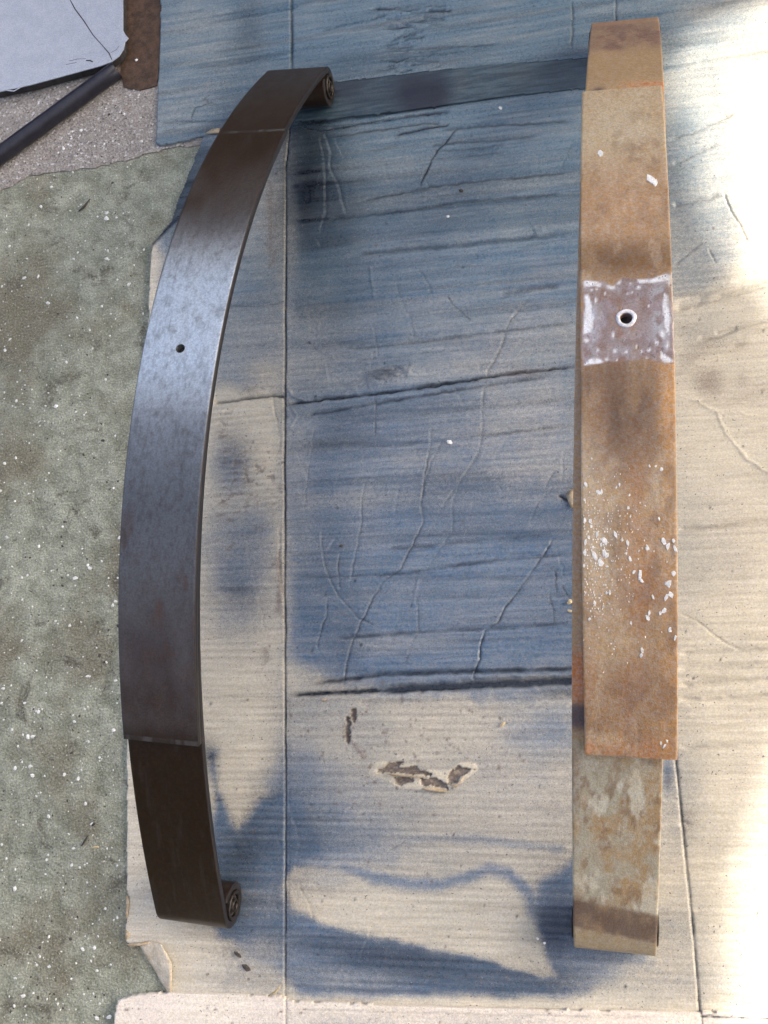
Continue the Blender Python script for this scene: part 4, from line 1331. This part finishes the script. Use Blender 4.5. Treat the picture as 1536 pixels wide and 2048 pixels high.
def build_spring(name, sp, mat, cu, cl, hole_y, label, hole_r, bush):
    t = empty(name)
    t.matrix_world = sp.M
    tag(t, label, 'leaf spring', 'leaf springs lying arched on the cardboard')
    bpy.context.view_layer.update()
    me = leaf_mesh('main_leaf', sp.main_path(), sp.w, TH)
    ml = mesh_obj('main_leaf', me, mat, t)
    me = leaf_mesh('upper_leaf', sp.upper_path(), sp.w, TH, (sp.ur, sp.ud))
    ul = mesh_obj('upper_leaf', me, mat, t)
    bpy.context.view_layer.update()
    hx = sp.ud + sp.ur * hole_y
    zt = sp.z(hole_y)
    drill(ul, hx, hole_y, zt, hole_r)
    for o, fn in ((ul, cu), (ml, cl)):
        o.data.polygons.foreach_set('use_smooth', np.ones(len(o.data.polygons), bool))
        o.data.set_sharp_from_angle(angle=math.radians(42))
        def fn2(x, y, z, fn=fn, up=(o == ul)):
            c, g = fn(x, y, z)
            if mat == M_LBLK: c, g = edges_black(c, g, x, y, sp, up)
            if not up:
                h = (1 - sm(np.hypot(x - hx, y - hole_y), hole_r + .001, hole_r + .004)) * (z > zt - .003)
                c = mixc(c, h, (0.006, 0.005, 0.007)); g[:, 2] *= 1 - h  # darkness inside the hole painted on the undrilled leaf below
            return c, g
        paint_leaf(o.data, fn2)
    yc, zc, r = sp.eye
    for sg in (1, -1):
        hw = sp.w / 2
        ri = r - TH - .0003
        pr = [(-hw - bush, ri), (hw + bush, ri), (hw + bush + .0006, ri - .0006), (hw + bush + .0006, ri - .0022), (hw + bush, ri - .003), (hw - .002, ri - .0032),
              (-hw + .002, ri - .0032), (-hw - bush, ri - .003), (-hw - bush - .0006, ri - .0022), (-hw - bush - .0006, ri - .0006)]
        b = mesh_obj('bushing', tube_mesh('bushing', sg * yc, zc, pr, 0, 0), M_BUSH, t)
        b.data.set_sharp_from_angle(angle=math.radians(40))
        pr2 = [(-hw - bush, .006), (hw + bush, .006), (hw + bush + .0012, .0052), (hw + bush + .0012, .0046), (hw + bush, .004), (-hw - bush, .004), (-hw - bush - .0012, .0046), (-hw - bush - .0012, .0052)]
        b2 = mesh_obj('inner_sleeve', tube_mesh('inner_sleeve', sg * yc, zc, pr2, 0, 0, 20), M_BUSH, b)
        # rubber between the two
        pr3 = [(-hw - bush + .002, ri - .0033), (hw + bush - .002, ri - .0033), (hw + bush - .002, .0062), (-hw - bush + .002, .0062)]
        mesh_obj('rubber', tube_mesh('rubber', sg * yc, zc, pr3, 0, 0, 24), M_PANEL_EDGE, b)
    return t, ul, ml, (hx, hole_y, zt)


SL = Spring(-0.3192, 0.2935, 0.1116, 0.441, 0.185, 0.0319, 0.0676, 0.0198, 0.6444, -0.6267, 0.0118, 0.0034)
SR = Spring(0.0375, 0.2838, 0.0808, 0.4464, 0.2055, 0.0315, 0.0663, 0.014, 0.5885, -0.6333, -0.0217, 0.0036)
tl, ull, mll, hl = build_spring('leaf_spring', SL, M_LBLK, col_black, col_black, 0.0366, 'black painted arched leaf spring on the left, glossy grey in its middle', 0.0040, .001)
tr, ulr, mlr, hr = build_spring('leaf_spring', SR, M_LRST, col_rust_up, col_rust_low, 0.0245, 'rusty brown arched leaf spring on the right with a scraped bare patch', 0.0044, .0015)

# bright rim round the hole of the rusty spring
def surf(sp, x, y, up=0.0):
    a = sp.ang(y); ny, nz = math.sin(a), math.cos(a)
    return Vector((x, y + ny * (TH + up), sp.z(y) + nz * (TH + up)))


bm = bmesh.new()
hc = surf(SR, hr[0], hr[1]); a_ = SR.ang(hr[1])
rings = []
for rr, hh in ((.0045, -.0008), (.0045, .0005), (.0052, .0009), (.0070, .0007), (.0074, .0001), (.0074, -.0003)):
    rings.append([bm.verts.new(hc + Vector((rr * math.cos(t) * (1 + .05 * math.sin(3 * t)), rr * math.sin(t), hh - rr * math.sin(t) * math.tan(a_)))) for t in np.linspace(0, 2 * math.pi, 32, endpoint=False)])
for a, b in zip(rings, rings[1:]):
    for j in range(32): bm.faces.new((a[j], a[(j + 1) % 32], b[(j + 1) % 32], b[j]))
bmesh.ops.recalc_face_normals(bm, faces=bm.faces)
me = bpy.data.meshes.new('hole_rim'); bm.to_mesh(me); bm.free()
mesh_obj('hole_rim', me, M_RIM, ulr)


# white flakes on the rusty spring; its bright glints are modelled as flakes too
def flake_cluster(name, items, mat, parent, sp):
    bm = bmesh.new()
    for x, y, r in items:
        n = random.randint(5, 8)
        st = random.uniform(1.0, 2.0); rot = random.uniform(-.5, .5)
        top, bot = [], []
        for k in range(n):
            a = 2 * math.pi * k / n
            rr = r * random.uniform(.6, 1.15)
            dx, dy = rr * math.cos(a) * .8, rr * math.sin(a) * st
            dx, dy = dx * math.cos(rot) - dy * math.sin(rot), dx * math.sin(rot) + dy * math.cos(rot)
            xx = min(max(x + dx, -.0336 + sp.ud + sp.ur * y), .0332 + sp.ud + sp.ur * y)
            top.append(bm.verts.new(surf(sp, xx, y + dy, .00035 + random.random() * .0003)))
            bot.append(bm.verts.new(surf(sp, x + (xx - x) * 1.15, y + dy * 1.15, -.0002)))
        bm.faces.new(top)
        for k in range(n): bm.faces.new((bot[k], bot[(k + 1) % n], top[(k + 1) % n], top[k]))
    bmesh.ops.recalc_face_normals(bm, faces=bm.faces)
    me = bpy.data.meshes.new(name); bm.to_mesh(me); bm.free()
    return mesh_obj(name, me, mat, parent, smooth=False)


def spring_xy(sp, u, v):
    """photo pixel -> local x,y on the upper leaf of a spring"""
    ys = np.linspace(-.45, .45, 500)
    best = None
    for y in ys:
        pass
    P = np.array([sp.M @ surf(sp, x, y) for y in ys for x in (-.035, .035)])
    pu, pv = topx(P)
    pu = pu.reshape(-1, 2); pv = pv.reshape(-1, 2)
    f = (u - pu[:, 0]) / (pu[:, 1] - pu[:, 0])
    vv = pv[:, 0] + f * (pv[:, 1] - pv[:, 0])
    i = int(np.argmin(np.abs(vv - v)))
    return -.035 + .07 * f[i], ys[i]


FL = [(1201, 305, 9), (1303, 358, 12), (1310, 366, 9), (1184, 915, 3), (1312, 933, 4), (1323, 936, 5), (1300, 930, 3), (1197, 987, 6), (1204, 986, 4), (1172, 970, 5),
      (1240, 970, 3), (1234, 975, 3), (1260, 988, 3), (1257, 1018, 4), (1262, 1030, 3), (1181, 1043, 6), (1183, 1054, 4), (1319, 1036, 3), (1232, 1068, 6), (1245, 1078, 4), (1256, 1087, 6),
      (1209, 1078, 8), (1213, 1085, 5), (1195, 1070, 4), (1178, 1075, 4), (1203, 1092, 4), (1187, 1097, 4), (1191, 1113, 7), (1203, 1126, 9), (1210, 1108, 7), (1215, 1112, 5), (1200, 1120, 5),
      (1328, 1082, 7), (1336, 1093, 6), (1347, 1080, 5), (1350, 1098, 5), (1296, 1097, 6), (1295, 1090, 3), (1261, 1120, 5), (1269, 1145, 4), (1254, 1108, 3), (1281, 1148, 7), (1284, 1163, 5),
      (1347, 1148, 6), (1338, 1168, 6), (1332, 1166, 4), (1342, 1191, 7), (1333, 1196, 5), (1328, 1220, 6), (1321, 1224, 5), (1306, 1192, 4), (1221, 1185, 3), (1190, 1205, 4), (1299, 1226, 4), (1297, 1235, 5),
      (1263, 1247, 3), (1180, 1236, 4), (1340, 1262, 5), (1350, 1275, 4), (1285, 1303, 6), (1283, 1309, 4), (1214, 1186, 3), (1322, 1485, 3), (1329, 1492, 4), (1334, 1483, 3), (1170, 1105, 5), (1172, 1085, 4), (1169, 1130, 4), (1170, 1040, 4), (1170, 1000, 4)]
items = []
for u, v, r in FL:
    x, y = spring_xy(SR, u, v)
    items.append((x, y, r * .00036 * .8))
r_ = np.random.default_rng(9)
for i in range(330):
    u = 1168 + abs(r_.normal(0, 60)); v = r_.normal(1110, 90)
    if u > 1350 or v < 930: continue
    x, y = spring_xy(SR, u, v); items.append((x, y, r_.uniform(.0002, .0005)))
fk = flake_cluster('flakes_and_glints', items, M_WHITE, ulr, SR)
fk['kind'] = 'stuff'

# ------------------------------------------------------------------ loose grit on the concrete and the boards
def chip_mesh(name, r, flat=0.45, n=6, stretch=1.3):
    bm = bmesh.new()
    bmesh.ops.create_icosphere(bm, subdivisions=1, radius=1.0)
    for v in bm.verts:
        v.co *= random.uniform(.7, 1.15)
        v.co.x *= r * stretch; v.co.y *= r; v.co.z *= r * flat
    me = bpy.data.meshes.new(name); bm.to_mesh(me); bm.free()
    return me


def join_chips(name, items, mat):
    V, F = [], []
    for (x, y, z, r) in items:
        bm = bmesh.new()
        bmesh.ops.create_icosphere(bm, subdivisions=1, radius=1.0)
        a = random.uniform(0, 6.28); st = random.uniform(.8, 1.7); ca, sa = math.cos(a), math.sin(a)
        b0 = len(V)
        for v in bm.verts:
            q = v.co * random.uniform(.65, 1.15)
            px_, py_ = q.x * r * st, q.y * r
            V.append((x + px_ * ca - py_ * sa, y + px_ * sa + py_ * ca, z + q.z * r * .5 + r * .25))
        for f in bm.faces: F.append(tuple(b0 + v.index for v in f.verts))
        bm.free()
    me = bpy.data.meshes.new(name); me.from_pydata(V, [], F); me.update()
    return mesh_obj(name, me, mat, None, smooth=False)


def clear_of(u, v):
    if v < 300: return u < 305 and v > 190 + (240 - u) * .5
    return u < (395 if v < 300 else (300 if v < 650 else 246)) - 6


it, dk = [], []
r_ = np.random.default_rng(17)
while len(it) < 1150:
    u, v = r_.uniform(-120, 300), r_.uniform(150, 2150)
    if not clear_of(u, v): continue
    if v > 1960 and u > 220: continue
    p = at(u, v)
    it.append((p[0], p[1], .0012 if v < 360 else 0.0, float(np.clip(r_.lognormal(-7.3, .55), .0003, .0021))))
while len(dk) < 700:
    u, v = r_.uniform(-120, 300), r_.uniform(150, 2150)
    if not clear_of(u, v): continue
    if v > 1960 and u > 220: continue
    p = at(u, v)
    dk.append((p[0], p[1], .0012 if v < 360 else 0.0, float(np.clip(r_.lognormal(-7.3, .4), .0003, .0018))))
tag(join_chips('white_grit', it, M_GRIT), kind='stuff')
tag(join_chips('dark_grit', dk, M_GRITD), kind='stuff')

GR = 'larger white chips on the green concrete'
CH = [(214, 438, 7, 'largest white chip on the green concrete, near the top left'), (83, 414, 4.5, 'white chip just below the edge of the bare concrete, far left'),
      (113, 813, 5.5, 'white chip with a dark spot beside it, midway down the concrete'), (228, 1460, 5, 'white chip beside the lower end of the black spring'),
      (66, 1551, 5, 'white chip at left, above the leaf fragments'), (31, 1777, 5, 'white chip near a dark oil spot at lower far left'),
      (195, 2036, 5, 'white chip at the bottom edge beside the cream cardboard'), (166, 1898, 4.5, 'white chip left of the folded cardboard corner, leftmost of a pair'),
      (190, 1895, 4.5, 'white chip left of the folded cardboard corner, rightmost of a pair'), (136, 60, 0, '')]
first = True
for u, v, r, lab in CH:
    if r == 0: continue
    o = mesh_obj('white_chip', chip_mesh('white_chip', r * .00042), M_WHITE, None, smooth=False)
    p = at(u, v); o.location = (p[0], p[1], r * .0002)
    o.rotation_euler.z = random.uniform(0, 3)
    tag(o, lab, 'chip', GR)
o = mesh_obj('white_chip', chip_mesh('white_chip', .0019), M_WHITE, None, smooth=False)
p = at(273, 121, .003); o.location = (p[0], p[1], .0038)
tag(o, 'round white chip on the dark brown plate', 'chip')

for u, v, r, z, m, nm, lab, cat, st in (
        (1001, 216, 4.5, .0075, M_WHITE, 'pebble', 'small whitish pebble below the dark tape on the cardboard', 'pebble', 1.3),
        (899, 884, 6, .007, M_WHITE, 'pebble', 'shiny pale pebble in the middle of the blue cardboard', 'pebble', 1.6),
        (922, 381, 5.5, .006, M_GRITD, 'dirt_clod', 'dark pointed speck of dirt on the upper blue cardboard', 'dirt', 1.3),
        (682, 1092, 5, .006, M_GRITD, 'dirt_clod', 'black crumb on the blue cardboard right of the black spring', 'dirt', 1.2),
        (1140, 1204, 6, .007, M_STRAW, 'wood_chip', 'pale chip against the left edge of the rusty spring', 'chip', 1.4),
        (1140, 1222, 4, .006, M_STRAW, 'wood_chip', 'smaller pale chip just below another beside the rusty spring', 'chip', 1.6),
        (1005, 1449, 4, .006, M_STRAW, 'wood_chip', 'tiny pale sliver on blue cardboard above the torn hole', 'chip', 2.2),
        (1075, 1877, 3, .006, M_WHITE, 'white_speck', 'left white speck of a pair near the rusty spring foot', 'speck', 1.2),
        (1089, 1886, 3, .006, M_WHITE, 'white_speck', 'right white speck of a pair near the rusty spring foot', 'speck', 1.2),
        (475, 1909, 5, .006, M_GRITD, 'leaf_crumb', 'small curled brown crumb below the black spring foot', 'debris', 2.4),
        (493, 1936, 7, .006, M_GRITD, 'leaf_crumb', 'larger dark crumb on cream cardboard below the black spring foot', 'debris', 1.8),
        (896, 433, 4, .007, M_WHITE, 'white_speck', 'pale speck on a fold of the upper blue cardboard', 'speck', 1.4)):
    o = mesh_obj(nm, chip_mesh(nm, r * .00042, .5, stretch=st), m, None, smooth=False)
    p = at(u, v, z); o.location = tuple(p); o.rotation_euler.z = random.uniform(-.8, .8)
    tag(o, lab, cat)


def stick(name, pts, z, wd, mat, lab, cat):
    P = [at(u, v, z + dz) for u, v, dz in pts]
    bm = bmesh.new(); rings = []
    for i, p in enumerate(P):
        a = P[max(i - 1, 0)]; b = P[min(i + 1, len(P) - 1)]
        t = (b - a); t /= np.linalg.norm(t); n = np.array([-t[1], t[0], 0])
        k = wd * (.5 if i in (0, len(P) - 1) else 1)
        rings.append([bm.verts.new(p + n * k * math.cos(q) + np.array([0, 0, k * math.sin(q)])) for q in np.linspace(0, 2 * math.pi, 6, endpoint=False)])
    for a, b in zip(rings, rings[1:]):
        for j in range(6): bm.faces.new((a[j], a[(j + 1) % 6], b[(j + 1) % 6], b[j]))
    bm.faces.new(rings[0]); bm.faces.new(rings[-1])
    bmesh.ops.recalc_face_normals(bm, faces=bm.faces)
    me = bpy.data.meshes.new(name); bm.to_mesh(me); bm.free()
    o = mesh_obj(name, me, mat); tag(o, lab, cat)
    return o


stick('straw', [(536, 1992, 0), (548, 1986, .002), (556, 1978, .003), (562, 1970, .002)], .010, .0009, M_STRAW, 'curved pale straw at the fold by the bottom cardboard strip', 'straw')
stick('straw', [(181, 1697, 0), (190, 1694, .0006), (198, 1694, 0)], .0012, .0011, M_STRAW, 'short yellow straw on concrete left of the black spring', 'straw')
stick('twig', [(163, 1692, 0), (169, 1682, .0005), (176, 1671, 0)], .0012, .0010, M_GRITD, 'thin dark twig on concrete beside the short yellow straw', 'twig')
stick('twig', [(158, 422, 0), (166, 415, .0005), (180, 398, 0)], .0010, .0013, M_GRITD, 'dark twig on the concrete left of the largest white chip', 'twig')

# ------------------------------------------------------------------ tarp added out of view, its edge shaped to the sun patch
LIT = [(1450, 2300), (1450, 2060), (1455, 1900), (1470, 1760), (1500, 1640), (1550, 1520), (1575, 1380), (1600, 1000), (1590, 720), (1540, 600), (1460, 545), (1400, 420), (1360, 270), (1335, 160), (1340, 92), (1720, -90)]
HT = 1.5
sh = TO_SUN * (HT / TO_SUN[2])
tp_ = [at(u, v)[:2] + sh[:2] for u, v in LIT]
tp_ += [np.array(q) + sh[:2] for q in ((0.9, 1.7), (-1.3, 1.7), (-1.3, -.9), (0.0, -.9))]
sun_blocker = poly_sheet('shade_blocker', tp_, HT, HT + .003, M_BLOCKER)
tag(sun_blocker, kind='structure')

# dark walls added out of view for the dark reflections on the spring ends
M_WALL = mat_simple('dark_added_wall', (0.035, 0.03, 0.025), (0.07, 0.06, 0.05), 6, 0.8)
for nm, y0, y1, zt in (('added_wall', 2.05, 2.25, 1.25), ('added_wall', -1.5, -1.3, 2.1)):
    o = poly_sheet(nm, [(-2.6, y0), (2.6, y0), (2.6, y1), (-2.6, y1)], 0.0, zt, M_WALL, bevel=.01)
    tag(o, kind='structure')
